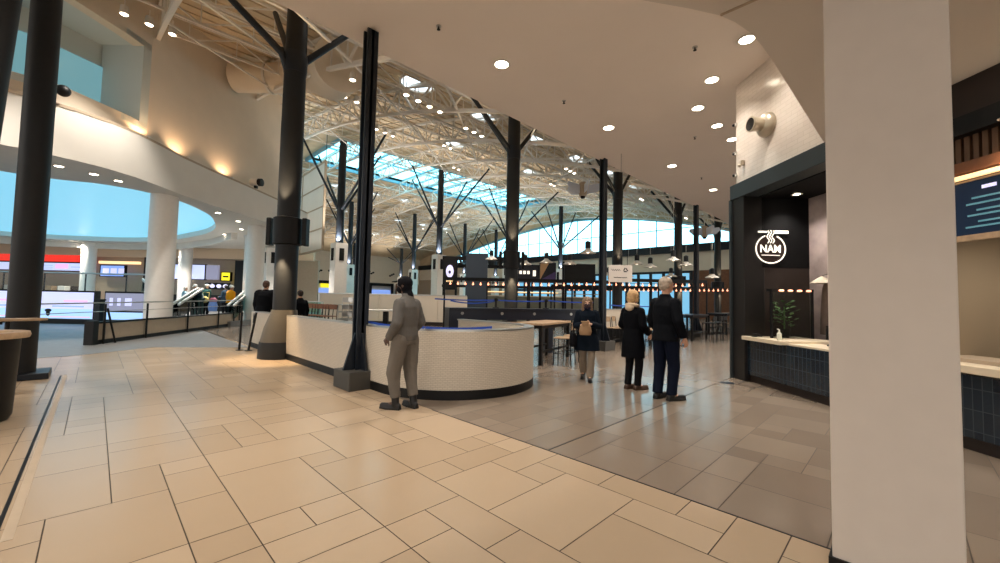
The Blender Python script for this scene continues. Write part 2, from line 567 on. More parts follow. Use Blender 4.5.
# long ridge skylight
t = thing('ridge_skylight', 'long glazed skylight strip along the top of the hall roof', 'skylight', (0, 0, 0))
b = MB(); b.bb((SX0, SY0, 13.40), (SX1, SY1, 13.45)); b.build('glazing', sky_pane, t)
b = MB()
b.bb((SX0 - .15, SY0 - .15, 12.9), (SX1 + .15, SY0, 13.85)).bb((SX0 - .15, SY1, 12.9), (SX1 + .15, SY1 + .15, 13.85))
b.bb((SX0 - .15, SY0, 12.9), (SX0, SY1, 13.85)).bb((SX1, SY0, 12.9), (SX1 + .15, SY1, 13.85))
b.build('curb', mullion_m, t)
x = SX0 + 1.2
while x < SX1:
    b = MB(); b.bb((x - .07, SY0, 13.28), (x + .07, SY1, 13.4)); b.build('mullion', mullion_m, t)
    x += 1.6
b = MB(); b.bb((SX0, (SY0 + SY1) / 2 - .06, 13.28), (SX1, (SY0 + SY1) / 2 + .06, 13.39)); b.build('purlin', mullion_m, t)
# skylight lattice girder along the strip
def truss(name, pts, depth, rc, rw, step=1):
    """pts: top chord points; zigzag webs to a parallel bottom chord."""
    mb = MB()
    top = [Vector(p) for p in pts]
    bot = [p - Vector((0, 0, depth)) for p in top]
    for A, n in ((top, 1), (bot, 1)):
        for i in range(len(A) - 1):
            mb.bar(A[i], A[i + 1], rc * 2, rc * 2)
    for i in range(len(top) - 1):
        if i % 2 == 0:
            mb.bar(bot[i], top[i + 1], rw * 2, rw * 2)
        else:
            mb.bar(top[i], bot[i + 1], rw * 2, rw * 2)
        mb.bar(top[i], bot[i], rw * 1.4, rw * 1.4)
    return struct(mb.build(name, truss_m))
for k, X in enumerate([-2.9, 1.1, 5.1, 9.1, 13.1, 17.1, 21.1, 25.1, 29.1, 33.1, 37.1, 41.1]):
    yy = [6.9 + 1.25 * i for i in range(41)]
    truss('roof_truss', [(X, y, roof_z(y) - 0.18) for y in yy], 1.15, 0.06, 0.035)
for y in [8.5, 11, 13.5, 16, 18.5, 21, 23.5, 26, 28.6, 36, 38.5, 41, 43.5, 46, 49, 52, 55, 58]:
    xx = [-10 + 1.5 * i for i in range(36)]
    truss('roof_joist', [(x, y, roof_z(y) - 0.12) for x in xx], 0.7, 0.035, 0.022)
# cross braces, flat in the bottom chord plane
for k, X in enumerate([1.1, 5.1, 9.1, 13.1, 17.1, 21.1]):
    mb = MB()
    for i in range(5):
        ya, yb = 7.5 + 4 * i, 11.5 + 4 * i
        mb.bar((X, ya, roof_z(ya) - 1.3), (X + 4, yb, roof_z(yb) - 1.3), 0.06, 0.06)
    struct(mb.build('roof_brace', truss_m))

# round dome skylights between the trusses
dome_at = [(4.9, 9.6), (8.9, 9.8), (13.0, 14.2), (9.2, 14.3), (17.2, 14.4), (21.2, 14.3), (25.2, 14.4), (29.2, 14.3), (17.0, 21.5), (25.0, 21.5), (33.0, 21.5),
           (17, 41), (21.2, 41.2), (25, 41), (29.2, 41), (33.2, 41.2), (21, 49), (25, 49.2), (29, 49), (33, 49), (37.2, 49), (29.2, 56), (33, 56), (37, 56), (25.1, 56)]
dproto = None
for i, (x, y) in enumerate(dome_at):
    if dproto is None:
        t = thing('dome_skylight', 'round daylit dome skylight set in the tan roof deck', 'skylight', (x, y, roof_z(y)), 0, 'round dome skylights in the hall roof')
        c = MB(); c.lathe([(0.72, -0.1), (0.80, -0.1), (0.80, 0.02), (0.72, 0.02)], 24, caps=False); c.build('curb', truss_m, t, True)
        c = MB(); c.lathe([(0.73, -0.02), (0.6, -0.04), (0.3, -0.06), (0.02, -0.07)], 24); c.build('dome', dome_pane, t, True)
        dproto = t
    else:
        t = copy_tree(dproto); t.location = (x, y, roof_z(y))

# roof spotlights in small clusters
rs = None
cl = [(5.6, 12.6, 2), (.2, 15.6, 3), (7.0, 11.6, 4), (6.6, 15.5, 3), (10.6, 12.8, 3), (13.2, 17.8, 2), (10.0, 19.4, 3), (17.4, 12.6, 3), (21.5, 12.8, 2), (25.6, 12.4, 2), (17.6, 22.5, 2),
      (23.0, 18.0, 2), (29.5, 16.5, 2), (33.5, 12.4, 2), (27.5, 38.5, 1), (19.5, 38.5, 1), (23, 46, 1), (31, 38.5, 1), (31, 46, 1), (35, 46, 1), (27, 52, 1)]
for x, y, n in cl:
    for k in range(n):
        px, py = x + 0.55 * k, y + 0.12 * k
        z = roof_z(py) - 1.55
        if rs is None:
            t = thing('roof_spotlight', 'small white spotlight clipped under a roof truss, lit', 'spotlight', (px, py, z), 0, 'spotlights under the hall roof trusses')
            c = MB(); c.lathe([(0.05, 0.26), (0.09, 0.24), (0.11, 0.0), (0.10, 0.0), (0.08, 0.02)], 14); c.build('housing', truss_m, t, True)
            c = MB(); c.tube((0, 0, 0.25), (0, 0, 0.45), 0.015, n=6); c.build('stem', truss_m, t)
            c = MB(); c.lathe([(0.075, -0.005), (0.045, -0.025), (0.01, -0.03)], 14); c.build('lens', spot_m, t, True)
            rs = t
        else:
            t = copy_tree(rs); t.location = (px, py, z)
for x, y in [(6.5, 13), (11, 16), (16, 14), (20, 20), (26, 16), (32, 14), (12, 22), (26, 30), (34, 24), (20, 44), (32, 44), (18, 58), (26, 59), (34, 59), (.5, 14.6), (-3, 13.5)]:  # the last entries are added fill to brighten the far and left walls
    spot('roof_spot_and_fill_beam', (x, y, roof_z(y) - 1.8), (x, y, 0), 900, 95, WARM, r=0.15)

# ------------------------------------------------------------------ end wall of the hall (gable with clerestory)
EX = 44.0
def head_z(y):
    return roof_z(y) - 1.15 - .06 * max(0, y - 30)
def gable(mb, ya, yb, z0, topoff, x0, x1, top=roof_z):
    n = max(1, int((yb - ya) / 1.5))
    vs = []
    for x in (x0, x1):
        for i in range(n + 1):
            y = ya + (yb - ya) * i / n
            vs.append((x, y, z0))
        for i in range(n + 1):
            y = ya + (yb - ya) * i / n
            vs.append((x, y, max(z0 + .02, top(y) - topoff)))
    k = n + 1
    fs = []
    for o in (0, 2 * k):
        for i in range(n):
            fs.append((o + i, o + i + 1, o + k + i + 1, o + k + i))
    for i in range(n):
        fs.append((i, i + 1, 2 * k + i + 1, 2 * k + i))
        fs.append((k + i, k + i + 1, 3 * k + i + 1, 3 * k + i))
    fs += [(0, k, 3 * k, 2 * k), (n, k + n, 3 * k + n, 2 * k + n)]
    mb.add(vs, fs)
win = thing('window_1', 'tall clerestory glazing', 'window'); del win['category']; win['kind'] = 'structure'
b = MB(); gable(b, 6, 56, 7.75, 0.0, EX, EX + 0.05, head_z); b.build('pane', clere_pane, win)
y = 6.8
while y < 56:
    if head_z(y) > 8.0:
        b = MB(); b.bb((EX - 0.1, y - 0.045, 7.7), (EX, y + 0.045, head_z(y))); b.build('mullion', mullion_m, win)
    y += 2.1
b = MB(); b.bb((EX - 0.12, 5, 9.55), (EX - .02, 48, 9.63)); b.build('transom', mullion_m, win)
b = MB()
for i in range(33):
    ya, yb = 6 + 1.5 * i, 7.5 + 1.5 * i
    b.bar((EX - .1, ya, head_z(ya) + .1), (EX - .1, yb, head_z(yb) + .1), 0.3, 0.3)
b.build('head_frame', mullion_m, win)
b = MB(); gable(b, 6, 66, 7.75, 0.02, EX + .06, EX + .3); struct(b.build('wall_end_gable', deck_m))
b = MB(); b.bb((EX - .35, -6, 6.95), (EX + .1, 67, 7.75)); struct(b.build('beam_end', steel))
b = MB(); b.bb((EX, -8, 5.0), (EX + .2, 67, 6.95)); struct(b.build('wall_end_upper', cream))
b = MB(); b.bb((EX, -8, 0), (EX + .2, 15.6, 5.0)); struct(b.build('wall_end_timber', wood_dark))
b = MB(); b.bb((EX, 41, 0), (EX + .2, 67, 5.0)); struct(b.build('wall_end', tan_panel))
win = thing('window_2', 'blue daylit shopfront glazing', 'window'); del win['category']; win['kind'] = 'structure'
b = MB(); b.bb((EX, 15.6, 0), (EX + .05, 41, 5.0)); b.build('pane', blue_pane, win)
for i in range(18):
    y = 15.7 + 1.45 * i
    b = MB(); b.bb((EX - .1, y - .16, 0), (EX, y + .16, 5)); b.build('mullion', steel, win)
b = MB(); b.bb((EX - .12, 15.6, 2.9), (EX - .01, 41, 3.2)).bb((EX - .12, 15.6, 4.75), (EX - .01, 41, 5)); b.build('transom', steel, win)
# far side wall with shopfronts
FY = 66.0
b = MB(); b.bb((2, FY, 4.1), (44.2, FY + .3, 10.2)); struct(b.build('wall_far', cream))
b = MB(); b.bb((2, FY + .6, 0), (44.2, FY + .8, 4.1)); struct(b.build('wall_far_recess', white_m))
for i, (x0, x1, m) in enumerate([(20.0, 22.4, brown_wall), (23.2, 27.3, black), (29.5, 33.5, wood_dark), (34.0, 38.5, black), (39.2, 43.0, wood_dark)]):
    what = ['narrow brown shopfront', 'black shopfront with a yellow sign', 'brown timber shopfront', 'black shopfront with a blue menu board', 'brown timber shopfront by the hall corner'][i]
    t = thing('shopfront', what + ' under the far cream wall', 'shopfront', (x0, FY, 0), 0, None)
    w = x1 - x0
    b = MB(); b.bb((0, 0, 0), (0.25, .5, 4.1)).bb((w - .25, 0, 0), (w, .5, 4.1)).bb((0.25, 0, 3.6), (w - .25, .5, 4.1)); b.build('frame', m, t)
    b = MB(); b.bb((0.25, 0.1, 0), (w - .25, .5, 1.2)); b.build('counter', [tan_panel, white_m, tan_panel, glass_teal and white_m, tan_panel][i], t)
    b = MB(); b.bb((0.4, 0.42, 2.0), (w - .4, .5, 2.9)); b.build('menu_board', [led_grey, menu_lit, led_grey, menu_lit, blue_pane][i], t)
    if i == 1:
        b = MB(); b.bb((2.2, -0.06, 2.95), (3.9, 0.0, 3.6)); b.build('sign', yellow_lit, t)
# dark lettering marks on the far cream wall
for i, x in enumerate([22.2, 23.6, 25.0, 27.0, 31.5, 34.0, 38.0]):
    t = thing('wall_emblem', ['small dark wall emblem, %s along the far cream wall' % ORD[i]][0], 'emblem', (x, FY - .01, 5.6 + .2 * (i % 2)))
    b = MB()
    for k in range(3):
        b.ball((0.35 * k - .3, 0, .18 * ((k * 7 + i) % 3) - .1), (.22, .04, .16), 10, 6)
    b.build('mark', black, t, True)
# side closures of the hall
b = MB(); b.bb((44, -14, 0), (44.2, -8, 7)); struct(b.build('wall_end_return', cream))

# ------------------------------------------------------------------ dark steel columns of the concourse edge
def near_column(X, Y, label, base='cone', speakers=True, r=0.25, top=None):
    top = top or roof_z(Y) - 0.2
    t = thing('tree_column', label, 'column', (X, Y, 0), 0, None)
    b = MB(); b.lathe([(r, 0.0), (r, 5.5), (r * 0.95, 7.6), (r * 0.9, top)], 32); b.build('post', steel_col, t, True)
    if base == 'cone':
        ox, oy = -0.07, 0.07
        b = MB(); b.loft([(ox, oy, 0, .43, .43), (ox, oy, .20, .43, .43), (ox, oy, .38, .405, .405)], 40); b.build('base_ring', steel_col, t, True)
        b = MB(); b.loft([(ox, oy, .38, .395, .395), (ox * .6, oy * .6, .7, .36, .36), (0, 0, 1.05, .285, .285), (0, 0, 1.12, .275, .275)], 40); b.build('base_cone', tan_dark, t, True)
    else:
        b = MB(); b.box((0.0, 0, .05), (.7, .7, .1)); b.build('base_plate', steel, t, bevel=.01)
    k = 7.25
    for dx, dy, z in ((-2.2, 0, 8.55), (1.5, 0, 8.75), (0, 1.9, 9.35)):
        b = MB(); b.tube((dx * .08, dy * .08, k - .35), (dx * .16, dy * .16, k + .1), .09, .08, 12).tube((dx * .14, dy * .14, k), (dx, dy, z), .085, .07, 12); b.build('brace', steel, t, True)
    b = MB(); b.lathe([(r + .003, k - .4), (r + .015, k - .3), (r + .015, k), (r + .003, k + .1)], 32); b.build('collar', steel, t, True)
    if speakers:
        b = MB(); b.lathe([(r + .02, 2.66), (r + .07, 2.68), (r + .07, 3.3), (r + .02, 3.32)], 32); lb = b.build('lamp_band', black, t, True)
        for sx, sy in ((-1, 1), (1, -1)):
            b = MB(); b.box((sx * .30, sy * .30, 2.98), (.11, .2, .66), rz=-PI / 4); o = b.build('loudspeaker', black, lb, bevel=.02)
        for zz, tz in ((3.34, 8), (2.64, 0)):
            p = Vector((-.33, -.36, zz))
            spot('wall_wash', p, Vector((-.14, -.16, tz)), 360, 60, (1, .72, .42), t, r=.03)
    return t
tan_dark = mat('taupe_cone_paint', rgb(88, 82, 72), 0.45, 0.1, noise=0.05)
near_column(3.19, 10.41, 'stout dark steel column on a flared taupe base within the curved low wall')
near_column(11.1, 10.5, 'dark steel tree column rising behind the rounded end of the tiled low wall', 'plate')
near_column(19.1, 10.5, 'dark steel tree column just behind the hanging white notice', 'plate')
near_column(27.1, 10.5, 'dark steel tree column beyond the standing couple, amid the far high tables', 'plate')
near_column(35.1, 10.5, 'farthest dark steel tree column of the row, beside the black stall portal', 'plate')
near_column(-0.83, 10.38, 'plain dark round column on a black square base plate beside the wooden rail', 'plate', False, 0.19)

def beam_column(X, Y, label, h=CZ):
    t = thing('beam_column', label, 'column', (X, Y, 0))
    w, d, f = .19, .17, .035
    b = MB(); b.bb((-w / 2, -d / 2, .29), (w / 2, -d / 2 + f, h)).bb((-w / 2, d / 2 - f, .29), (w / 2, d / 2, h)).bb((-.02, -d / 2, .29), (.02, d / 2, h)); b.build('steel_section', steel, t)
    b = MB(); b.box((0, 0, .145), (.58, .58, .29)); b.build('base_block', steel_blk, t, bevel=.012)
    for s in (-1, 1):
        b = MB(); b.add([(-.02, s * .085, .29), (-.02, s * .27, .29), (-.02, s * .085, .88), (.02, s * .085, .29), (.02, s * .27, .29), (.02, s * .085, .88)], [(0, 1, 2), (5, 4, 3), (0, 3, 4, 1), (1, 4, 5, 2), (2, 5, 3, 0)]); b.build('gusset', steel, t)
    b = MB(); b.add([(-.27, -.02, .29), (-.09, -.02, .88), (-.09, -.02, .29), (-.27, .02, .29), (-.09, .02, .88), (-.09, .02, .29)], [(0, 1, 2), (5, 4, 3), (0, 3, 4, 1), (1, 4, 5, 2), (2, 5, 3, 0)]); b.build('gusset', steel, t)
    return t
steel_blk = mat('block_steel', rgb(64, 62, 58), 0.5, noise=0.06)
beam_column(3.10, 6.32, 'near dark steel beam column on a square base block against the curved low wall')
beam_column(11.1, 6.6, 'dark steel beam column beside the woman carrying a paper bag')
beam_column(19.1, 6.6, 'slim far dark steel beam column standing among the high tables')
beam_column(27.1, 6.6, 'farthest steel beam column, hidden mostly by the black stall portal')
t = thing('steel_strut', 'near black steel post passing beside the dark round column', 'column', (-1.02, 6.25, 0))
b = MB(); b.tube((0, 0, 0), (0.26, 0.06, 6.05), .15, .17, 20); b.build('post', black, t, True)
b = MB(); b.box((0, 0, .04), (.45, .45, .08)); b.build('base_plate', black, t)

# hall tree columns on white pedestals
def hall_tree(X, Y, label, post=True, ph=4.95):
    t = thing('pedestal_column', label, 'column', (X, Y, 0), 0, None)
    b = MB(); b.box((0, 0, ph / 2), (.82, .82, ph)); pd = b.build('pedestal', white_col, t, bevel=.02)
    b = MB(); b.box((-.43, .0, ph - .75), (.06, .3, .8)); b.build('loudspeaker', black, pd, bevel=.01)
    b = MB(); b.box((0, -.43, ph - .75), (.3, .06, .8)); b.build('loudspeaker', black, pd, bevel=.01)
    if post:
        zt = roof_z(Y) - 1.1
        b = MB(); b.lathe([(.24, ph), (.24, zt - .4), (.2, zt - .2), (.24, zt - .1), (.22, zt)], 16); b.build('post', steel, t, True)
        for c, s, rr in ((-1, 0, 2.7), (1, 0, 2.7), (0, -1, 5.6), (0, 1, 4.2)):
            b = MB(); b.tube((c * .2, s * .2, 7.2), (c * rr, s * rr, roof_z(Y + rr * s) - 1.35), .08, .06, 8); b.build('brace', steel, t, True)
        spot('uplight', Vector((-.3, -.3, ph + .05)), Vector((-.22, -.22, 9)), 900, 130, WARM, t, r=.05)
    return t
hall_tree(11.1, 26, 'white pedestal column with a dark post right beside the near steel beam column')
hall_tree(19.1, 26, 'white pedestal column with a dark branching post above the cream partition')
hall_tree(27.1, 26, 'white pedestal column with dark post mostly hidden behind the dark tree column')
hall_tree(35.1, 26, 'white pedestal column with thin post before the bright end windows')
for X, Y, l in ((19.1, 42, 'second pedestal column behind the first white one near the glass balustrade'), (27.1, 42, 'pale blue-lit pedestal column just behind the man in grey'),
                (35.1, 42, 'thin distant pedestal column before the oval sign board'), (41.0, 42, 'distant pedestal column at the hall corner by the end wall'), (27.1, 58, 'distant pedestal column before the far cream wall'),
                (35.1, 58, 'farthest pedestal column before the far shopfronts')):
    hall_tree(X, Y, l)
hall_tree(9.0, 32.7, 'white pedestal without a post beyond the seated pair', False)

# ------------------------------------------------------------------ food hall on the far side (curved bulkhead, oval skylight)
band = [(-14, 15.6), (-6, 15.45), (-3, 15.35), (-1.6, 15.45), (-.6, 15.7), (.1, 16.05), (.7, 16.55), (1.3, 17.25), (2.0, 18.15), (3.0, 19.2), (4.5, 20.6), (6.2, 22.3), (8.6, 24.7)]
LZ = 5.0
b = MB(); b.sheet(band, LZ - .02, 6.3, .45); struct(b.build('wall_bulkhead', white_m, smooth=True))
b = MB(); b.sheet([(x - .02, y - .02) for x, y in band], 6.3, 6.38, .5); struct(b.build('trim_3', tan_panel, smooth=True))  # darker colour stands in for the shade line along the ledge
up = [(x - .42, y + .42) for x, y in band]
b = MB(); b.sheet(up[:3] + [(-.9, 15.98), (.3, 16.95)] + [(.95, 17.6)], 6.3, 7.0, .35); struct(b.build('wall_upper_sill', cream, smooth=True))
b = MB(); b.sheet(up[:3] + [(-.9, 15.98), (.3, 16.95)] + [(.95, 17.6)], 9.5, 14, .35); struct(b.build('wall_upper_head', cream, smooth=True))
b = MB(); b.sheet([(.95, 17.6), (1.6, 18.6), (2.55, 19.65), (4.1, 21.05), (5.8, 22.75), (7.0, 23.95)], 6.3, 14, .35); struct(b.build('wall_upper', cream, smooth=True))
# recess with its window
niche_m = mat('recess_pale_plaster', rgb(206, 214, 212), 0.7)
b = MB(); b.sheet([(.95, 17.6), (0, 18.55)], 6.9, 9.6, .3); struct(b.build('wall_recess_side', niche_m))
b = MB(); b.sheet([(-14, 17.6), (-3.2, 17.35), (-1.5, 17.6), (.05, 18.6)], 6.9, 9.6, .2); struct(b.build('wall_recess_back', niche_m, smooth=True))
b = MB(); b.prism([(-14, 15.9), (-3.3, 15.7), (-.9, 16.0), (.3, 16.95), (.95, 17.6), (0, 18.7), (-1.5, 17.8), (-3, 17.6), (-14, 17.7)], 6.8, 6.99); struct(b.build('trim_4', niche_m))
b = MB(); b.prism([(-14, 15.9), (-3.3, 15.7), (-.9, 16.0), (.3, 16.95), (.95, 17.6), (0, 18.7), (-1.5, 17.8), (-3, 17.6), (-14, 17.7)], 9.51, 9.7); struct(b.build('ceiling_recess', niche_m))
recess_pane = mat('recess_window_glass', rgb(96, 136, 142), 0.25, emit=(0.10, 0.22, 0.25, 1), estr=0.9)
b = MB(); b.sheet([(-14, 17.5), (-3.2, 17.25), (-1.55, 17.5), (-.1, 18.35)], 7.0, 8.75, .04); o = struct(b.build('window_3', recess_pane, smooth=True))
# ceiling with an oval opening (flat curve with a hole)
def flat_with_hole(name, outer, inner, z, th, m):
    cu = bpy.data.curves.new(name, 'CURVE')
    cu.dimensions = '2D'
    cu.fill_mode = 'BOTH'
    cu.extrude = th / 2
    sp = cu.splines.new('POLY'); sp.points.add(len(outer) - 1)
    for p, q in zip(sp.points, outer): p.co = (q[0], q[1], 0, 1)
    sp.use_cyclic_u = True
    sp = cu.splines.new('BEZIER'); sp.bezier_points.add(len(inner) - 1)
    for p, q in zip(sp.bezier_points, inner):
        p.co = (q[0], q[1], 0); p.handle_left_type = p.handle_right_type = 'AUTO'
    sp.use_cyclic_u = True
    sp.resolution_u = 8
    o = bpy.data.objects.new(name, cu)
    COL.objects.link(o)
    dg = bpy.context.evaluated_depsgraph_get()
    me = bpy.data.meshes.new_from_object(o.evaluated_get(dg))
    bpy.data.objects.remove(o)
    me.name = name
    me.materials.clear(); me.materials.append(m)
    o = bpy.data.objects.new(name, me)
    COL.objects.link(o)
    o.location.z = z + th / 2
    return struct(o)
oval = [(-1.2, 19.0), (.1, 18.6), (1.4, 19.0), (3.0, 21.0), (4.0, 24.0), (4.45, 27.4), (4.1, 31), (2.5, 36.6), (0, 39.5), (-4, 41.5), (-9, 41), (-13, 36), (-14.5, 30), (-13.5, 24), (-10.5, 20.4), (-6.5, 18.9), (-3.5, 18.9)]
flat_with_hole('ceiling_food_hall', [(x - .3, y + .3) for x, y in band] + [(12, 40), (12, 62), (-45, 62), (-45, 15.6)], oval, LZ, 0.3, white_m)
b = MB(); b.prism([(-1.2, 18.6), (.3, 18.2), (1.5, 18.7), (3.3, 20.9), (4.4, 24.0), (4.8, 27.4), (4.5, 31), (2.9, 37), (.2, 40), (-4, 42), (-9.4, 41.5), (-13.5, 36.4), (-15, 30), (-14, 23.6), (-10.8, 19.9), (-6.5, 18.5), (-3.5, 18.5)], LZ + .31, LZ + .36)
t = tag(b.build('oval_skylight', sky_oval), 'large pale blue oval skylight in the white food hall ceiling', 'skylight')
# lowered ring fascia along the far side of the oval
ring = [(5.6, 27), (5.4, 31), (4.2, 36.5), (1.6, 40.6), (-3, 43.4), (-9, 43.2), (-14, 39.5), (-17, 34)]
b = MB(); b.sheet(ring, 4.62, 5.0, .3); struct(b.build('trim_5', white_m, smooth=True))
# white round columns
for (x, y, l) in [(1.63, 19.0, 'thick white round column standing just behind the panelled ramp wall'), (5.75, 23.6, 'white round column by the open end of the food hall'),
                  (-.44, 41.6, 'white column in front of the red-signed food stall'), (4.6, 37.4, 'white column between the lilac menu screens')]:
    t = thing('round_column', l, 'column', (x, y, 0))
    b = MB(); b.lathe([(.41, 0), (.41, LZ)], 32); b.build('shaft', white_col, t, True)
    b = MB(); b.lathe([(.44, 0), (.44, .15), (.415, .16)], 32); b.build('foot_ring', chrome, t, True)
t = thing('square_column', 'white square pilaster beside the round column at the food hall mouth', 'column', tuple(D(-13.2, 21.3)), -PI / 4)
b = MB(); b.box((0, 0, 2.25), (.5, .4, 4.5)); b.build('shaft', white_col, t, bevel=.01)
b = MB(); b.box((0, -.0, 4.55), (.56, .46, .1)); b.build('cap', white_col, t)

# raised floor, LED wall, shops
b = MB(); b.prism([tuple(D(-34, 18.6))[:2], tuple(D(-12.3, 18.6))[:2], tuple(D(-12.3, 40))[:2], tuple(D(-50, 40))[:2]], 0.005, .22); struct(b.build('floor_raised', carpet))
def dthing(name, label, cat, l, d, z=0.0, group=None, rz=-PI / 4):
    return thing(name, label, cat, tuple(D(l, d, z)), rz, group)
for i, (x0, x1, m, lab) in enumerate([(-26.5, -21.75, led_white, 'lilac advertising screen partly behind the dark round column'), (-21.3, -18.45, led_white, 'long lilac advertising screen with pink lines under the glass balustrade'),
                                      (-17.9, -15.7, led_grey, 'dim grey advertising screen beside the white round column')]):
    t = dthing('video_screen', lab, 'screen', (x0 + x1) / 2, 18.4)
    w = x1 - x0
    b = MB(); b.bb((-w / 2 - .06, 0, .0), (w / 2 + .06, .25, 1.5)); b.build('housing', black, t)
    b = MB(); b.bb((-w / 2, -.02, .22 if i < 2 else .62), (w / 2, 0, 1.42)); scr = b.build('display', m, t)
    if i < 2:
        b = MB(); b.bb((-w / 2, -.024, .22), (w / 2, -.02, .66)); b.build('display_band', led_blue, scr)
        b = MB(); b.bb((.1, -.03, .98), (w / 2 - .25, -.02, 1.06)).bb((-.5, -.03, .28), (w / 2 - .1, -.02, .32)); b.build('text_line', pink_mark, scr)
        b = MB(); b.bb((-.4, -.03, .74), (w / 2 - .4, -.02, .81)); b.build('text_line', blue_mark, scr)
        b = MB(); b.ball((-w / 2 + .85, -.03, .58), (.16, .02, .08), 10, 6).ball((-w / 2 + .85, -.03, .45), (.1, .02, .12), 10, 6); b.build('picture', black, scr, True)
    else:
        b = MB(); b.bb((-w / 2, -.02, .2), (w / 2, 0, .55)); b.build('display_band', led_blue, scr)
        b = MB(); b.bb((-.9, -.03, .85), (-.75, -.02, 1.2)).bb((-.55, -.03, .85), (-.4, -.02, 1.2)).bb((-.2, -.03, .85), (.1, -.02, 1.2)); b.build('text_line', led_white, scr)
for i, l in enumerate([-21.52, -18.2, -15.5]):
    t = dthing('dark_bollard', ['dark square bollard between the two lilac screens', 'dark square bollard at the lit screen end near the ramp', 'dark square bollard behind the white round column'][i], 'bollard', l * .9, 16.6)
    b = MB(); b.box((0, 0, .55), (.22, .22, 1.1)); b.build('shaft', steel, t, bevel=.015)
    b = MB(); b.box((0, 0, 1.13), (.26, .26, .06)); b.build('cap', black, t)
b = MB(); b.bb((-12, -.1, 0), (6, .15, .22)); o = b.build('plinth', black, loc=tuple(D(-21, 18.25)), rz=-PI / 4); tag(o, 'long black plinth under the advertising screens', 'plinth')
# glass balustrade above the screens
t = dthing('glass_balustrade', 'clear glass balustrade with metal handrail above the lilac screens', 'balustrade', -22, 19.2, .22)
b = MB(); b.bb((-8, 0, 1.3), (6.2, .03, 2.05)); b.build('glass_panel', glass_clear, t)
b = MB(); b.tube((-8, 0, 2.1), (6.2, 0, 2.1), .035, n=10); b.build('handrail', chrome, t, True)
for k in range(8):
    b = MB(); b.tube((-7.5 + 1.95 * k, 0.05, 0), (-7.5 + 1.95 * k, 0.05, 2.1), .03, n=8); b.build('post', steel, t)
# storefront wall at the back of the food hall
SD = 31.0
def store_box(name, label, cat, x0, x1, z0, z1, m, dd=SD, th=.2, frame=None, extra=None):
    t = dthing(name, label, cat, (x0 + x1) / 2, dd)
    w = x1 - x0
    b = MB(); b.bb((-w / 2, 0, z0), (w / 2, th, z1)); pn = b.build('panel', m, t)
    if frame:
        b = MB()
        f = .06
        b.bb((-w / 2 - f, -.02, z0 - f), (w / 2 + f, th, z0)).bb((-w / 2 - f, -.02, z1), (w / 2 + f, th, z1 + f)).bb((-w / 2 - f, -.02, z0), (-w / 2, th, z1)).bb((w / 2, -.02, z0), (w / 2 + f, th, z1)); b.build('frame', frame, t)
    if extra:
        extra(pn, w)
    return t
b = MB(); b.bb((-50, 0, 4.2), (-14.4, .3, 5.0)); struct(b.build('wall_food_hall_upper', mat('warm_cream_fascia', rgb(226, 202, 172), .6), loc=tuple(D(0, SD)), rz=-PI / 4))
b = MB(); b.bb((-50, .9, 0), (-14.4, 1.1, 4.3)); struct(b.build('wall_food_hall', tan_panel, loc=tuple(D(0, SD)), rz=-PI / 4))
def red_marks(t, w):
    b = MB(); b.bb((-w / 2, -.03, 3.62), (w / 2, .0, 3.72)); b.build('lower_trim', black, t)
store_box('red_fascia_sign', 'long bright red sign fascia over the food stall', 'sign', -40, -31.9, 3.72, 4.25, red_lit, extra=red_marks)
def menu_marks(t, w):
    b = MB(); b.bb((-w * .18, -.02, 3.2), (w * .12, 0, 3.55)); b.build('picture', pink_mark, t)
    for k in range(3):
        b = MB(); b.bb((-w * .46, -.02, 3.12 + .14 * k), (-w * .25, 0, 3.17 + .14 * k)); b.build('text_line', blue_mark, t)
    b = MB(); b.bb((w * .2, -.02, 3.3), (w * .45, 0, 3.36)); b.build('text_line', blue_mark, t)
store_box('menu_screen', 'pale blue menu screen under the red sign fascia', 'menu board', -35.2, -32.0, 3.05, 3.62, menu_pale, frame=black, extra=menu_marks)
store_box('menu_screen', 'pale menu screen behind the dark round column', 'menu board', -39.5, -36.2, 3.05, 3.62, menu_pale, frame=black)
store_box('menu_screen', 'bright blue menu screen to one side of the red stall', 'menu board', -30.7, -28.9, 2.7, 3.5, menu_lit, frame=black, extra=lambda t, w: [MB().bb((-w * .4 + .6 * k, -.02, 2.9), (-w * .4 + .45 + .6 * k, 0, 3.3)).build('picture', led_white, t) for k in range(3)])
store_box('wood_fascia', 'short lit timber fascia above the bright blue menu screen', 'fascia', -30.9, -27.8, 3.65, 3.85, strip_m)
store_box('dark_shop_divider', 'narrow black divider beside the round white column', 'divider', -27.4, -26.9, 0.2, 4.2, black)
store_box('menu_screen', 'lilac menu screen between the two white columns', 'menu board', -26.2, -24.6, 2.6, 3.7, menu_pale, frame=black, extra=lambda t, w: MB().bb((-.5, -.02, 2.9), (.4, 0, 3.2)).build('picture', pink_mark, t))
store_box('menu_screen', 'lilac menu screen just past the second white column', 'menu board', -23.9, -22.7, 2.6, 3.7, menu_pale, frame=black)
store_box('grey_screen', 'grey blank panel next to the lilac menu screen', 'panel', -22.6, -21.7, 2.6, 3.7, led_grey)
store_box('yellow_sign', 'small bright yellow lit sign near the black kiosk side', 'sign', -21.4, -20.75, 2.55, 3.15, yellow_lit, frame=black, extra=lambda t, w: MB().bb((-.2, -.02, 2.78), (.2, 0, 2.9)).build('lettering', black, t))
store_box('picture_board', 'white and black picture board under the yellow sign', 'board', -22.6, -20.8, 1.85, 2.35, black, extra=lambda t, w: [MB().ball((-.35 + .5 * k, -.02, 2.1), (.2, .02, .15), 10, 6).build('picture', led_white, t, True) for k in range(3)])
store_box('tall_kiosk', 'tall black kiosk side wall behind the shopper in orange', 'kiosk', -20.4, -18.9, .2, 4.1, black, th=1.0)
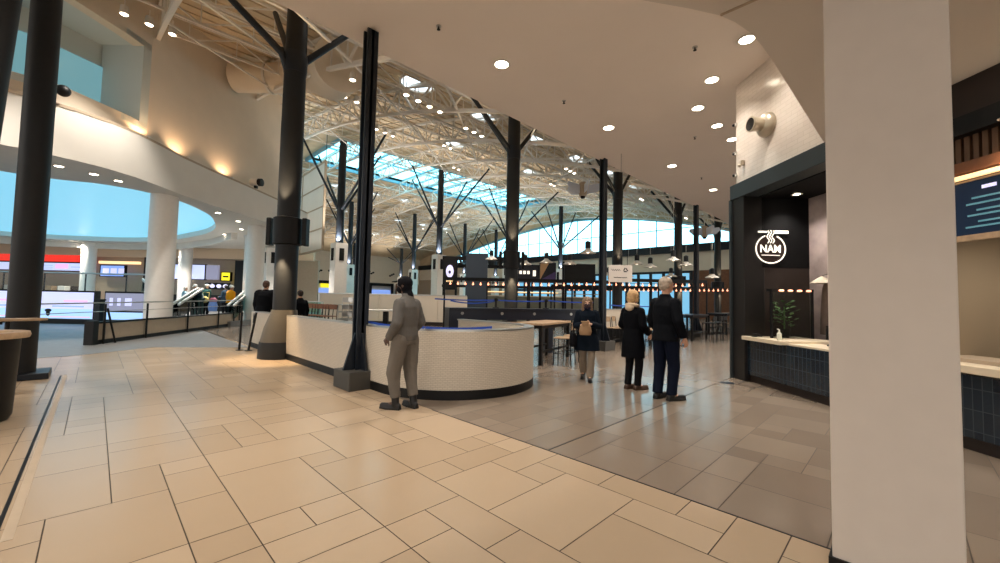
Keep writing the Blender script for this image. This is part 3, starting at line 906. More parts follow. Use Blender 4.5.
# service counters (dark appliances) in the stalls
store_box('stall_counter', 'dark service counter with equipment under the red sign', 'counter', -39.5, -31.5, .2, 1.5, black, dd=30.2, th=.7, extra=lambda t, w: [MB().box((-w / 2 + .6 + 1.0 * k, .3, 1.68), (.55, .4, .36)).build('appliance', [chrome, wood, white_m, brown_wall][k % 4], t, bevel=.03) for k in range(8)])
store_box('stall_counter', 'dark service counter beneath the lilac menu screens', 'counter', -27, -20.5, .2, 1.4, black, dd=30.2, th=.7)
# escalator / stair handrails
def hrail(label, a, b_, n=2):
    t = thing('stair_handrail', label, 'handrail', tuple(a))
    A, B = Vector((0, 0, 0)), Vector(b_) - Vector(a)
    for k in range(n):
        off = D(.28 * k, 0)
        c = MB(); c.bar(A + off, B + off, .07, .09); c.build('rail', white_m, t)
        c = MB(); c.bar(A + off - Vector((0, 0, .35)), B + off - Vector((0, 0, .35)), .03, .6); c.build('side_panel', glass_teal, t)
        for f in (0.05, .5, .95):
            p = A.lerp(B, f) + off
            c = MB(); c.tube(p, (p.x, p.y, .22 - a[2]), .025, n=6); c.build('post', steel, t)
    return t
hrail('pair of sloping white handrails below the shoppers in white', D(-13.75, 17.0, 1.0), D(-15.2, 20.3, 1.72))
hrail('pair of sloping white handrails in front of the shopper in orange', D(-12.75, 19.0, .95), D(-13.4, 21.3, 1.68))
hrail('sloping pale handrail at the edge of the glass balustrade', D(-15.0, 17.8, 1.35), D(-16.9, 19.1, 2.1), 1)
# ramp wall
A, B = D(-11.15, 11.15), D(-12.75, 20.0)
t = thing('ramp_wall', 'low taupe panelled ramp wall with black frame and thin rails', 'low wall', tuple(A))
v = B - A
L = v.length
ang = math.atan2(v.y, v.x)
t.rotation_euler.z = ang
edges = [0, 2.0, 4.3, 6.6, L]
for i in range(4):
    b = MB(); b.bb((edges[i] + .04, -.04, .12), (edges[i + 1] - .04, .06, .57)); b.build('panel', tan_panel, t)
b = MB(); b.bb((0, -.06, 0), (L, .08, .12)).bb((0, -.06, .57), (L, .08, .62)).bb((-.12, -.1, 0), (.06, .12, .66)).bb((L - .06, -.06, 0), (L, .08, .62)); b.build('frame', black, t)
for i, s in enumerate((.25, 2.0, 4.3, 6.6, 8.6)):
    b = MB(); b.tube((s, -.1, 0), (s, -.1, 1.12), .028, n=8); b.build('post', black, t)
b = MB(); b.tube((-2.2, -.1, 1.14), (L, -.1, 1.2), .018, n=8); b.build('handrail', chrome, t, True)
b = MB(); b.tube((-2.2, -.1, .9), (L, -.1, .95), .01, n=6); b.build('mid_rail', chrome, t)
b = MB(); b.tube((.55, -.2, 0), (.3, -.12, 1.0), .025, n=8); b.build('brace', black, t)

# bulkhead uplights
for i, (x, y) in enumerate([(.95, 17.05), (2.15, 18.5), (3.9, 20.25)]):
    t = thing('ledge_uplight', ['small uplight on the white ledge under the recess', 'small uplight on the middle of the white ledge', 'white can uplight at the far end of the ledge'][i], 'uplight', (x + .02, y + .02, 6.38))
    b = MB(); b.lathe([(.07, 0), (.07, .015), (.04, .03), (.06, .10), (.05, .10)], 16); b.build('housing', white_col, t, True)
    spot('uplight_beam', Vector((-.05, .05, .13)), Vector((-.35, .35, 1.6)), 30, 140, (1, .62, .34), t, r=.04)
t = thing('wall_camera', 'round black camera on the wall under the recess window', 'camera', (-1.05, 15.8, 6.62))
b = MB(); b.ball((.2, -.25, .1), .15, 16, 10); b.build('body', black, t, True)
b = MB(); b.tube((.1, .1, .15), (.2, -.2, .1), .04, n=8); b.build('bracket', white_m, t)
t = thing('ledge_projector', 'white and black projector on the ledge end by the dark column', 'projector', (5.0, 21.05, 6.38), -PI / 4)
b = MB(); b.lathe([(.14, -.25), (.17, -.2), (.17, .2), (.14, .25)], 20, M=Matrix.Translation((0, 0, .28)) @ Matrix.Rotation(PI / 2, 4, 'Y')); b.build('barrel', white_col, t, True)
b = MB(); b.lathe([(.175, .12), (.175, .27), (.12, .28)], 20, M=Matrix.Translation((0, 0, .28)) @ Matrix.Rotation(PI / 2, 4, 'Y')); b.build('lens_hood', black, t, True)
b = MB(); b.box((0, 0, .06), (.12, .12, .12)); b.build('mount', black, t)
# downlights in the food hall ceiling
def downlight(x, y, z, label, energy=0, r=.1, group=None, ang=110):
    t = thing('downlight', label, 'downlight', (x, y, z), 0, group)
    b = MB(); b.lathe([(r, 0.0), (r + .035, -.012), (r + .03, -.018), (r - .005, -.014)], 20, caps=False); b.build('trim_ring', white_m, t, True)
    b = MB(); b.lathe([(r, -.010), (r * .6, -.016), (.005, -.018)], 20); b.build('lens', lamp_m, t, True)
    if energy:
        spot('lamp_beam', Vector((0, 0, -.03)), Vector((0, 0, -5)), energy, ang, WARM, t, .8, .08)
    return t
for i, (x, y) in enumerate([(-.9, 16.9), (.35, 17.6), (-.2, 17.2), (2.3, 18.85), (3.6, 21.0), (4.7, 22.6), (5.4, 25.2), (5.2, 28.2), (5.6, 30.5), (6.5, 26.5)]):
    downlight(x, y, LZ, ORD[i] + ' small downlight around the oval skylight, counted from the dark round column', 60 if i % 2 == 0 else 0, .1)
for l, d in ((-16, 22), (-14, 26), (-22, 27), (-30, 28.5), (-24, 29)):
    p = D(l, d, LZ - .05)
    spot('food_hall_fill', p, (p.x, p.y, 0), 1500, 130, (1, .9, .8), r=.3)  # lamps without fixtures, added to brighten the food hall and its shops

# big white duct and hanging framed panel
t = thing('round_duct', 'large round off-white air duct crossing under the hall roof', 'duct', (0, 0, 0))
b = MB(); b.path([(3.9, 20.6, 11.0), (5.0, 19.5, 11.0), (5.7, 18.6, 11.0), (6.4, 17.4, 10.8)], .62, 28); b.build('duct_run', cream, t, True)
b = MB(); b.path([(6.2, 17.6, 10.8), (6.0, 15.4, 9.9), (5.5, 13.2, 9.3)], [.62, .85, .9], 28); b.build('elbow', cream, t, True)
b = MB(); b.lathe([(.63, -.05), (.68, -.05), (.68, .05), (.63, .05)], 28, M=Matrix.Translation((5.0, 19.5, 11.0)) @ Matrix.Rotation(PI / 2, 4, 'Y') @ Matrix.Rotation(PI / 4, 4, 'X')); b.build('joint_ring', white_m, t, True)
P0, P1 = D(-12.1, 27.3), D(-18.6, 34.4)
t = thing('framed_panel', 'tall white framed mesh panel hung beside the stout dark column', 'panel', tuple(P0), math.atan2((P1 - P0).y, (P1 - P0).x))
W = (P1 - P0).length
b = MB(); b.bb((0, -.02, 4.7), (W, .02, 10.7)); b.build('mesh_screen', white_m, t)
b = MB(); b.bb((-.06, -.07, 4.6), (.06, .07, 10.8)).bb((W - .06, -.07, 4.6), (W + .06, .07, 10.8)).bb((0, -.07, 4.6), (W, .07, 4.72)).bb((0, -.07, 10.68), (W, .07, 10.8))
for k in (1, 2, 3):
    b.bb((0, -.06, 4.6 + 1.5 * k), (W, .06, 4.68 + 1.5 * k))
b.bb((W * .5 - .05, -.06, 4.6), (W * .5 + .05, .06, 10.8)); b.build('frame', tan_panel, t)
b = MB(); b.tube((0, 0, 10.8), (0, 0, 12.6), .02, n=6).tube((W, 0, 10.8), (W, 0, 12.9), .02, n=6); b.build('hanger', steel, t)

# ------------------------------------------------------------------ curved low wall (tiled)
def arc(cx, cy, r, a0, a1, n):
    return [(cx + r * math.cos(math.radians(a0 + (a1 - a0) * i / n)), cy + r * math.sin(math.radians(a0 + (a1 - a0) * i / n))) for i in range(n + 1)]
low = [(3.16, 13.1), (3.16, 9.5), (3.16, 7.5)] + arc(4.59, 5.73, 1.43, 180, 360, 40) + [(6.02, 7.2)]
def uv_sheet(name, path, z0, z1, th, m, parent):
    mb = MB(); mb.sheet(path, z0, z1, th)
    o = mb.build(name, m, parent, True)
    me = o.data
    uv = me.uv_layers.new(name='UVMap')
    P = [Vector(p) for p in path]
    acc = [0]
    for i in range(1, len(P)):
        acc.append(acc[-1] + (P[i] - P[i - 1]).length)
    n = len(P)
    for poly in me.polygons:
        for li in poly.loop_indices:
            vi = me.loops[li].vertex_index
            uv.data[li].uv = (acc[vi % n], me.vertices[vi].co.z)
    return o
t = thing('curved_low_wall', 'curved low wall faced in small white tiles with a black kick base', 'low wall', (0, 0, 0))
uv_sheet('tile_face', low, .14, .985, .14, wall_tile, t)
b = MB(); b.sheet([(x, y) for x, y in low], 0.0, .14, .13); b.build('kick_base', black, t, True)
b = MB(); b.sheet(low, .985, 1.01, .17); b.build('coping', chrome, t, True)
ledge = [(x + (4.62 - x) * .05, y + (5.75 - y) * .05) for x, y in arc(4.62, 5.75, 1.4, 182, 358, 30)]
b = MB(); b.prism(ledge, .80, .84); b.build('inner_shelf', white_m, t)
# two thin black posts near the wall's end
for i, (x, y) in enumerate([(2.75, 12.4), (2.9, 12.15)]):
    t = thing('thin_post', ['thin black post near the far end of the curved low wall', 'slanted thin black post next to the flared taupe base'][i], 'post', (x, y, 0))
    b = MB(); b.tube((0, 0, 0), (.02 + .1 * i, -.1 * i, 1.0), .028, n=10); b.build('shaft', black, t, True)
    b = MB(); b.lathe([(.09, 0), (.09, .012), (.03, .02)], 16); b.build('foot', black, t)

# ------------------------------------------------------------------ restaurant stall on the right
FO = Vector((9.22, 2.45, 0))
FR = math.atan2(-.724, -.69)
FM = Matrix.Translation(FO) @ Matrix.Rotation(FR, 4, 'Z')   # local x toward the viewer along the shopfronts, y into the shop
def fstruct(mb, name, m, smooth=False):
    return struct(mb.build(name, m, loc=tuple(FO), rz=FR, smooth=smooth))
def fthing(name, label, cat, s, tt, z=0.0, group=None, rz=0.0):
    p = FM @ Vector((s, tt, z))
    return thing(name, label, cat, tuple(p), FR + rz, group)
b = MB(); b.bb((.1, 0, 3.9), (9, .2, CZ)); fstruct(b, 'wall_right_upper', cream_tile)
b = MB(); b.bb((.1, .2, 3.9), (.3, 4, CZ)); fstruct(b, 'wall_right_return', cream_tile)
t = fthing('stall_portal', 'dark steel portal frame around the noodle stall opening', 'portal', 0, 0)
b = MB(); b.bb((0, -.06, 0), (.42, .35, 3.6)); b.build('jamb', brown_blk := mat('black_brown_jamb', rgb(18, 15, 14), .45), t, bevel=.01)
b = MB(); b.bb((0, -.08, 3.6), (3.1, .30, 3.9)); b.build('header', frame_teal, t, bevel=.01)
b = MB(); b.bb((0, -.10, 0), (.06, -.05, 3.6)); b.build('edge_trim', frame_teal, t)
b = MB(); b.bb((.0, .25, 3.58), (3.1, 3.0, 3.66)); fstruct(b, 'ceiling_stall', sign_wall_black)
b = MB(); b.bb((.3, .3, 2.2), (.42, 1.24, 3.6)); fstruct(b, 'wall_sign', sign_wall_black)
b = MB(); b.bb((.3, .3, 0), (.415, 1.24, 2.2)); fstruct(b, 'wall_sign_lower', brown_wall)
b = MB(); b.bb((.3, 1.24, 0), (3.1, 1.5, 3.6)); fstruct(b, 'wall_stall_back', stone_m)
b = MB(); b.bb((2.95, 0.0, 0), (3.15, 1.5, 3.9)); fstruct(b, 'wall_stall_divider', brown_wall)
# the lit sign: bowl, chopsticks, noodles and word
SM = Matrix(((0, 0, 1, 0), (1, 0, 0, 0), (0, 1, 0, 0), (0, 0, 0, 1)))   # sign plane: x -> into shop, y -> up, z -> toward the viewer
t = fthing('illuminated_sign', 'lit white round bowl sign with chopsticks and noodles reading NAM', 'sign', .425, .455, 2.56)
def sign_part(name, mb, m):
    o = mb.build(name, m, t)
    o.matrix_local = SM
    return o
b = MB()
pts = [(.29 * math.cos(math.radians(a)), .275 * math.sin(math.radians(a)), .02) for a in range(112, 112 + 317, 6)]
b.path(pts, .0125, 8); sign_part('bowl_ring', b, sign_white)
b = MB(); b.lathe([(.275, 0), (.275, .008)], 40); sign_part('disc', b, sign_brown)
b = MB(); b.bar((-.24, .335, .02), (-.07, .335, .02), .03, .034); b.bar((.08, .32, .02), (.35, .325, .02), .03, .018); sign_part('chopstick', b, sign_white)
b = MB(); b.bar((.08, .352, .02), (.35, .35, .02), .03, .018); sign_part('chopstick', b, sign_white)
for k in range(3):
    b = MB(); b.path([(-.055 + .05 * k + .022 * math.sin(2 * PI * j / 9), .365 - .25 * j / 14, .028) for j in range(15)], .009, 6); sign_part('noodle', b, sign_white)
text('lettering', 'NAM', .215, sign_white, t, SM @ Matrix.Translation((0, .0, .015)) @ Matrix.Diagonal((.88, 1, 1, 1)), .006, .002)
b = MB(); b.bar((-.18, -.12, .02), (.18, -.12, .02), .012, .009); sign_part('underline', b, sign_white)
# tiled counter
t = fthing('tiled_counter', 'dark blue tiled counter with pale stone top under the lit bowl sign', 'counter', 0, 0)
b = MB(); b.bb((.42, 0, .14), (2.95, .5, .80)); b.build('tile_front', blue_tile, t)
b = MB(); b.bb((.42, .05, 0), (2.95, .45, .14)); b.build('kick_base', brown_wall, t)
b = MB(); b.bb((.42, -.12, .80), (1.45, 1.0, .87)); b.build('worktop', counter_m, t, bevel=.006)
b = MB(); b.bb((1.45, .02, .77), (2.95, .6, .83)); b.build('worktop', counter_m, t, bevel=.006)
t = fthing('sneeze_guard', 'dark tinted glass screen standing on the noodle stall counter', 'glass screen', .85, .58, .87, None, PI / 2)
b = MB(); b.bb((-.39, 0, .0), (.34, .012, .85)); b.build('glass_panel', glass_dark, t)
b = MB(); b.bb((-.42, -.015, 0), (-.39, .03, .88)).bb((.34, -.015, 0), (.37, .03, .88)); b.build('post', black, t)
b = MB(); b.bb((-.42, -.02, .85), (.37, .12, .9)); lr_ = b.build('lamp_rail', black, t)
for k in range(4):
    b = MB(); b.ball((-.25 + .17 * k, -.04, .87), (.05, .025, .02), 12, 6); b.build('heat_lamp', bulb_m, lr_, True)
t = fthing('potted_plant', 'green leafy potted plant behind the tinted glass screen', 'plant', .66, .55, .87)
t.scale = (1.15, 1.15, 1.15)
b = MB(); b.lathe([(.06, 0), (.085, .14), (.075, .14), (.07, .12)], 16); b.build('pot', black, t, True)
b = MB(); rn = random.Random(3)
for k in range(46):
    a, h, rr = rn.random() * 2 * PI, .16 + rn.random() * .42, .02 + rn.random() * .13
    c = Vector((rr * math.cos(a), rr * math.sin(a), h))
    d1 = Vector((math.cos(a), math.sin(a), .4)) * .09
    s_ = Vector((-math.sin(a), math.cos(a), 0)) * .03
    b.add([c, c + d1 * .5 + s_, c + d1, c + d1 * .5 - s_, c + d1 * .5 + Vector((0, 0, .012))], [(0, 1, 4), (1, 2, 4), (2, 3, 4), (3, 0, 4)])
b.build('foliage', leaf_m, t)
b = MB(); b.tube((0, 0, .1), (0, 0, .5), .01, n=6); b.build('stem', leaf_m, t)
t = fthing('pump_bottle', 'clear pump bottle standing on the pale counter top', 'bottle', 1.25, .02, .87)
b = MB(); b.lathe([(.035, 0), (.038, .01), (.038, .11), (.015, .135), (.015, .15)], 16); b.build('bottle', mat('clear_bottle', rgb(210, 214, 200), .15), t, True)
b = MB(); b.tube((0, 0, .15), (0, 0, .18), .012, n=8).tube((0, 0, .18), (-.05, 0, .185), .008, n=6); b.build('pump', white_m, t)
t = fthing('card_reader', 'dark card reader tilted on the far counter end', 'card reader', .62, 0.0, .87)
b = MB(); b.bar((0, .1, .02), (.1, -.05, .07), .09, .03); b.build('body', black, t)
b = MB(); b.lathe([(.05, 0), (.05, .02)], 16); b.build('stand', black, t)
t = fthing('till_screen', 'black till screen on the nearer counter below the hanging hat', 'till', 2.0, .35, .85)
b = MB(); b.box((0, 0, .2), (.3, .04, .22)); b.build('display', black_gloss, t)
b = MB(); b.lathe([(.1, 0), (.1, .02), (.03, .03), (.03, .12)], 16); b.build('stand', black, t)
t = fthing('conical_hat', 'woven conical hat hung on the grey slate wall', 'hat', .92, 1.06, 1.95)
t.scale = (.7, .7, .7)
b = MB(); b.lathe([(.26, -.09), (.25, -.08), (.13, .02), (.01, .10)], 28); b.build('brim', mat('woven_straw', rgb(190, 178, 160), .8, noise=.1), t, True)
b = MB(); b.tube((0, .0, .1), (0, .18, .16), .008, n=6); b.build('hook', black, t)
t = fthing('hanging_cloth', 'long grey brown cloth hanging below the conical hat', 'cloth', .95, 1.16, .95)
b = MB(); b.loft([(0, 0, 0, .2, .05), (0, 0, .5, .17, .06), (0, 0, .85, .12, .06), (0, 0, .98, .06, .05)], 20); b.build('drape', mat('taupe_cloth', rgb(98, 84, 76), .9, noise=.15), t, True)
b = MB(); b.tube((0, .05, .95), (0, .1, 1.05), .008, n=6); b.build('hook', black, t)
for i, (s, tt) in enumerate([(.75, .75), (1.75, .75), (2.5, .7)]):
    p = FM @ Vector((s, tt, 3.575))
    downlight(p.x, p.y, 3.575, ['downlight in the black stall ceiling above the lit bowl sign', 'downlight in the black stall ceiling beside the slate wall', 'downlight of the black stall hidden by the white pillar'][i], 90, .06)
t = fthing('wall_nozzle', 'pale metal round air nozzle jutting from the cream tiled wall', 'nozzle', 1.06, 0, 4.74)
t.scale = (.82, .72, .82)
R90 = Matrix.Rotation(PI / 2, 4, 'X')
nm = mat('champagne_metal', rgb(196, 184, 164), .32, .35)
b = MB(); b.lathe([(.02, 0), (.25, 0), (.27, .03), (.27, .08), (.22, .16), (.17, .2)], 32, M=R90); b.build('flange', nm, t, True)
b = MB(); b.lathe([(.15, .18), (.14, .3), (.15, .32), (.15, .42), (.17, .44), (.17, .47), (.13, .47)], 32, M=R90); b.build('neck', nm, t, True)
b = MB(); b.lathe([(.135, .46), (.135, .475), (.01, .478)], 28, M=R90); b.build('lens', black_gloss, t, True)
t = fthing('wall_sensor', 'tiny pale wall sensor below the round air nozzle', 'sensor', .35, -.0, 4.28)
b = MB(); b.box((0, -.04, 0), (.07, .08, .1)); b.build('body', nm, t, bevel=.01)
b = MB(); b.ball((0, -.09, -.06), .035, 12, 8); b.build('lens', nm, t, True)
for i, z in enumerate((5.15, 4.55, 4.1)):
    t = fthing('edge_camera', ['small dark camera high on the tiled wall corner', 'small dark camera midway down the tiled wall corner', 'small dark camera just above the black portal corner'][i], 'camera', .12, -.02, z)
    b = MB(); b.ball((-.02, -.03, 0), .03, 14, 8); b.build('dome', black, t, True)
    b = MB(); b.box((0.02, -.01, .0), (.04, .03, .06)); b.build('mount', white_m, t)
b = MB(); b.lathe([(.12, 0), (.12, .004), (.1, .005)], 20)
o = b.build('floor_plate', steel, loc=(8.42, 2.36, 0.0), smooth=True); tag(o, 'small dark round plate set in the floor before the black portal', 'plate')

# second stall, beside the near pillar
t = fthing('stall_fascia', 'dark brown stall fascia with ribbed panel and warm lit wooden lip', 'fascia', 3.2, 0)
b = MB(); b.bb((0, 0, 3.5), (5.5, .25, 3.9)); b.build('top_panel', brown_wall, t)
b = MB(); b.bb((0, -.05, 3.3), (5.5, .25, 3.5)); b.build('beam', black, t)
b = MB()
for k in range(68):
    b.bb((.08 * k, .06, 3.02), (.08 * k + .05, .12, 3.3))
b.bb((0, .12, 3.02), (5.5, .25, 3.3)); b.build('ribbed_panel', brown_rib := mat('ribbed_brown', rgb(92, 66, 46), .5), t)
b = MB(); b.bb((0, 0.0, 2.9), (5.5, .3, 3.02)); b.build('lower_panel', wood_dark, t)
b = MB(); b.bb((0, -.03, 2.83), (5.5, .02, 2.87)); b.build('light_strip', strip_m, t)
t = fthing('menu_screen', 'dark blue menu screen with pale text hung under the brown fascia', 'menu board', 4.55, .03, 2.24)
b = MB(); b.bb((-.75, 0, 0), (.9, .05, .56)); scr = b.build('display', menu_blue, t)
b = MB(); b.bb((-.8, -.01, -.06), (.95, .06, 0)).bb((-.8, -.01, .56), (.95, .06, .58)); b.build('bezel', wood, t)
for k, (z, w) in enumerate([(.46, .12), (.37, .3), (.31, .4), (.24, .22), (.19, .38), (.12, .2), (.07, .42)]):
    b = MB(); b.bb((-.32 - w / 2, -.006, z), (-.32 + w / 2, 0, z + (.035 if k == 0 else .018))); b.build('text_line', led_white if k == 0 else menu_text, scr)
for k, (z, w) in enumerate([(.46, .12), (.37, .3), (.28, .4), (.18, .3)]):
    b = MB(); b.bb((.4 - w / 2, -.006, z), (.4 + w / 2, 0, z + .018)); b.build('text_line', menu_text, scr)
b = MB(); b.bb((3.15, 1.5, 0), (9, 1.7, 3.0)); fstruct(b, 'wall_stall_rear', brick_mat('pale_stall_tile', rgb(198, 186, 162), rgb(206, 194, 170), rgb(176, 164, 142), .3, .15, .004, .25))
b = MB(); b.bb((3.15, .3, 0), (3.45, 1.5, 3.0)); fstruct(b, 'wall_stall_side', mat('taupe_stall_wall', rgb(150, 132, 108), .6))
b = MB(); b.bb((3.15, .1, 2.98), (9, 1.6, 3.05)); fstruct(b, 'ceiling_stall_near', brown_wall)
t = fthing('tiled_counter', 'blue tiled counter with thick pale top beyond the white pillar', 'counter', 3.2, 0)
b = MB(); b.bb((0, 0, .14), (5.5, .5, .78)); b.build('tile_front', blue_tile, t)
b = MB(); b.bb((0, .05, 0), (5.5, .45, .14)); b.build('kick_base', brown_wall, t)
b = MB(); b.bb((0, -.06, .80), (5.5, .25, .88)); b.build('worktop', counter_m, t, bevel=.006)
b = MB(); b.bb((0, .25, .86), (5.5, .75, .92)); b.build('rear_shelf', tan_panel, t)
t = fthing('food_container', 'small dark tub on the near stall counter', 'tub', 4.55, .5, .92)
b = MB(); b.lathe([(.07, 0), (.09, .08), (.09, .09)], 18); b.build('tub', black, t, True)
b = MB(); b.lathe([(.095, .09), (.095, .1), (.02, .11)], 18); b.build('lid', glass_clear, t, True)
t = fthing('cup_box', 'white box beside the dark tub on the near stall counter', 'box', 4.75, .45, .92)
b = MB(); b.box((0, 0, .05), (.12, .16, .1)); b.build('carton', white_m, t, bevel=.005)
b = MB(); b.box((0, 0, .104), (.125, .165, .01)); b.build('lid', white_m, t)
p = FM @ Vector((4.6, .9, 2.9)); spot('stall_lamp_beam', p, (p.x, p.y, 0), 60, 130, WARM, r=.2)
p = FM @ Vector((4.5, -.1, 3.28)); downlight(p.x, p.y, 3.298, 'small lit downlight under the dark brown fascia beside the pillar', 30, .04)

# ------------------------------------------------------------------ canopy downlights
cans = [(1.4, 5.3, 0), (5.27, 5.35, 1), (9.14, 5.3, 1), (13.09, 5.27, 1), (16.9, 5.2, 1), (20.8, 5.2, 1)]
for i, (x, y, v) in enumerate(cans):
    downlight(x, y, CZ, ORD[i] + ' round downlight of the row along the open ceiling edge', 440, .13)
for i, (x, y) in enumerate([(9.56, 3.26), (10.84, 3.24), (12.02, 3.22), (13.3, 3.2), (14.6, 3.2)]):
    downlight(x, y, CZ, ORD[i] + ' lit round downlight of the row beyond the tiled wall corner', 260, .12)
downlight(7.59, 1.8, CZ, 'bright round downlight in the tan ceiling at the rounded soffit corner', 120, .12)
downlight(8.52, 2.64, CZ, 'bright round downlight in the tan ceiling just before the tiled wall corner', 130, .12)
for i, (x, y) in enumerate([(2.2, 3.4), (5.3, 2.3), (-1.5, 5.2), (-1.5, 2.6), (-4.5, 4)]):
    downlight(x, y, CZ, ORD[i] + ' downlight overhead in the tan ceiling, out of the photo', 270, .13)
for i, (x, y) in enumerate([(1.0, -1.0), (4.6, -1.2), (5.6, .1)]):
    downlight(x, y, 3.9, ORD[i] + ' downlight overhead in the low soffit, out of the photo', 80, .11)
for i, (x, y) in enumerate([(3.8, 5.36), (7.23, 5.32), (7.22, 2.51), (11.2, 3.9), (15, 5.0)]):
    t = thing('sprinkler_head', ORD[i] + ' tiny dark sprinkler in the tan ceiling counted from the near beam column', 'sprinkler', (x, y, CZ))
    b = MB(); b.lathe([(.045, 0), (.045, -.008), (.02, -.01)], 14); b.build('escutcheon', chrome, t)
    b = MB(); b.lathe([(.012, -.01), (.012, -.05), (.03, -.055), (.03, -.06), (.005, -.06)], 12); b.build('nozzle', black, t, True)

# floor glow lamps beside the flared base
spot('base_lamp', (2.7, 10.7, 5.0), (2.45, 10.6, 0), 160, 55, (1, .72, .38), r=.05)

# ------------------------------------------------------------------ near side: drum and wooden rails
t = thing('wood_rim_drum', 'black round drum with a pale wooden rim beside the dark column', 'drum table', (-.93, 7.2, 0))
t.scale = (1, 1, 1.09)
b = MB(); b.lathe([(.30, 0), (.33, .05), (.36, .84)], 40); b.build('drum', black, t, True)
b = MB(); b.lathe([(.26, .84), (.42, .84), (.43, .87), (.42, .90), (.30, .90), (.27, .87)], 40); b.build('wooden_rim', wood, t, True)
b = MB(); b.lathe([(.01, .80), (.27, .80)], 30, caps=False); b.build('well', wood_dark, t)
t = thing('wooden_rail', 'narrow wooden drink rail cantilevered past the dark round column', 'drink rail', (-1.25, 9.35, 0))
b = MB(); b.prism([(-3.2, -.75), (.6, .05), (.75, .16), (.6, .22), (-3.2, -.2)], .99, 1.03); b.build('top', wood, t, bevel=.006)
b = MB(); b.bar((-3, -.5, .965), (.3, .1, .965), .06, .05); b.build('support_bar', black, t)
for lx, ly in ((.35, .12), (-2, -.4)):
    b = MB(); b.tube((lx, ly, 0), (lx, ly, .99), .025, n=8); b.build('leg', black, t)
t = thing('wooden_rail', 'short wooden rail end pointing at the dark column from the frame edge', 'drink rail', (-1.35, 8.7, 0), .5)
b = MB(); b.prism([(-2, -.14), (.25, -.06), (.3, 0), (.25, .08), (-2, .2)], .93, .97); b.build('top', wood, t, bevel=.006)
b = MB(); b.tube((-1, 0, 0), (-1, 0, .93), .03, n=8); b.build('leg', black, t)

# ------------------------------------------------------------------ seating court
# cream partition at the back
t = dthing('cream_partition', 'long cream panelled partition behind the stacked chairs with metal top rail', 'partition', -5.8, 22)
b = MB()
for k in range(5):
    b.bb((-3.95 + 1.6 * k, 0, .2), (-2.37 + 1.6 * k, .12, 1.62))
b.build('panel', cream, t)
b = MB(); b.bb((-4, -.02, 1.62), (4.0, .14, 1.68)).bb((-4.06, -.02, 0), (-3.96, .14, 1.68)); b.build('top_rail', chrome, t)
b = MB(); b.bb((-4, -.03, 0), (4.0, .12, .2)); b.build('kick_base', brown_wall, t)
t = dthing('glass_barrier', 'teal tinted glass barrier with slim top rail by the stacked chairs', 'glass barrier', -8.6, 17)
b = MB(); b.bb((-1.6, 0, .1), (1.2, .02, 1.22)); b.build('glass_panel', glass_teal, t)
b = MB(); b.tube((-1.6, 0, 1.24), (1.2, 0, 1.24), .025, n=8); b.build('rail', chrome, t)
for x in (-1.5, -.15, 1.15):
    b = MB(); b.tube((x, 0, 0), (x, 0, 1.24), .025, n=8); b.build('post', chrome, t)
# white high table
t = dthing('high_table', 'white topped high table in front of the cream partition', 'table', -4.1, 14)
b = MB(); b.bb((-.62, -.35, 1.0), (.62, .35, 1.05)); b.build('tabletop', white_m, t, bevel=.01)
b = MB(); b.bb((.1, -.08, .02), (.26, .08, 1.0)); b.build('pedestal', black, t)
b = MB(); b.bb((-.2, -.3, 0), (.5, .3, .03)); b.build('base_plate', black, t)
# chairs ---------------------------------------------------------------
def chair(name, label, loc, rz, sh=.46, bh=.85, frame=black, seatm=wood, group=None, cat='chair'):
    t = thing(name, label, cat, loc, rz, group)
    w, d = .4, .4
    b = MB(); b.box((0, 0, sh), (w, d, .03)); b.build('seat', seatm, t, bevel=.012)
    b = MB(); b.path([(-.19, -.2, bh - .16), (-.1, -.235, bh - .14), (.1, -.235, bh - .14), (.19, -.2, bh - .16)], .012, 6)
    b.add([(-.19, -.2, bh - .17), (0, -.24, bh - .17), (.19, -.2, bh - .17), (.19, -.205, bh), (0, -.25, bh + .01), (-.19, -.205, bh),
           (-.19, -.215, bh - .17), (0, -.255, bh - .17), (.19, -.215, bh - .17), (.19, -.22, bh), (0, -.265, bh + .01), (-.19, -.22, bh)],
          [(0, 1, 4, 5), (1, 2, 3, 4), (7, 6, 11, 10), (8, 7, 10, 9), (5, 4, 10, 11), (4, 3, 9, 10), (0, 6, 7, 1), (1, 7, 8, 2)])
    b.build('backrest', seatm, t)
    for sx in (-1, 1):
        b = MB(); b.tube((sx * .18, .18, sh), (sx * .2, .2, 0), .013, n=6); b.build('leg', frame, t)
        b = MB(); b.path([(sx * .19, -.215, bh - .02), (sx * .185, -.18, sh), (sx * .2, -.22, 0)], .013, 6); b.build('leg', frame, t)
    b = MB()
    zf = sh * .42
    for p, q in (((-.19, .19), (.19, .19)), ((-.19, -.2), (.19, -.2)), ((-.19, .19), (-.19, -.2)), ((.19, .19), (.19, -.2))):
        b.tube((p[0], p[1], zf), (q[0], q[1], zf), .01, n=6)
    b.build('foot_rail', frame, t)
    return t
def dup(src, loc, rz, label, group=None):
    c = copy_tree(src); c.location = loc; c.rotation_euler.z = rz
    c['label'] = label
    if group: c['group'] = group
    return c
first = None
for i in range(9):
    p = D(-7.55 + .2 * i, 15.4 - .16 * i)
    lab = ORD[i] + ' dark bar chair from the glass barrier, before the cream partition'
    if first is None:
        first = chair('bar_chair', lab, tuple(p), -PI / 4 + 2.6, .78, 1.18, black, wood_dark, 'bar chairs lined up by the cream partition')
    else:
        dup(first, tuple(p), -PI / 4 + 2.6 + .1 * (i % 3), lab)
st = None
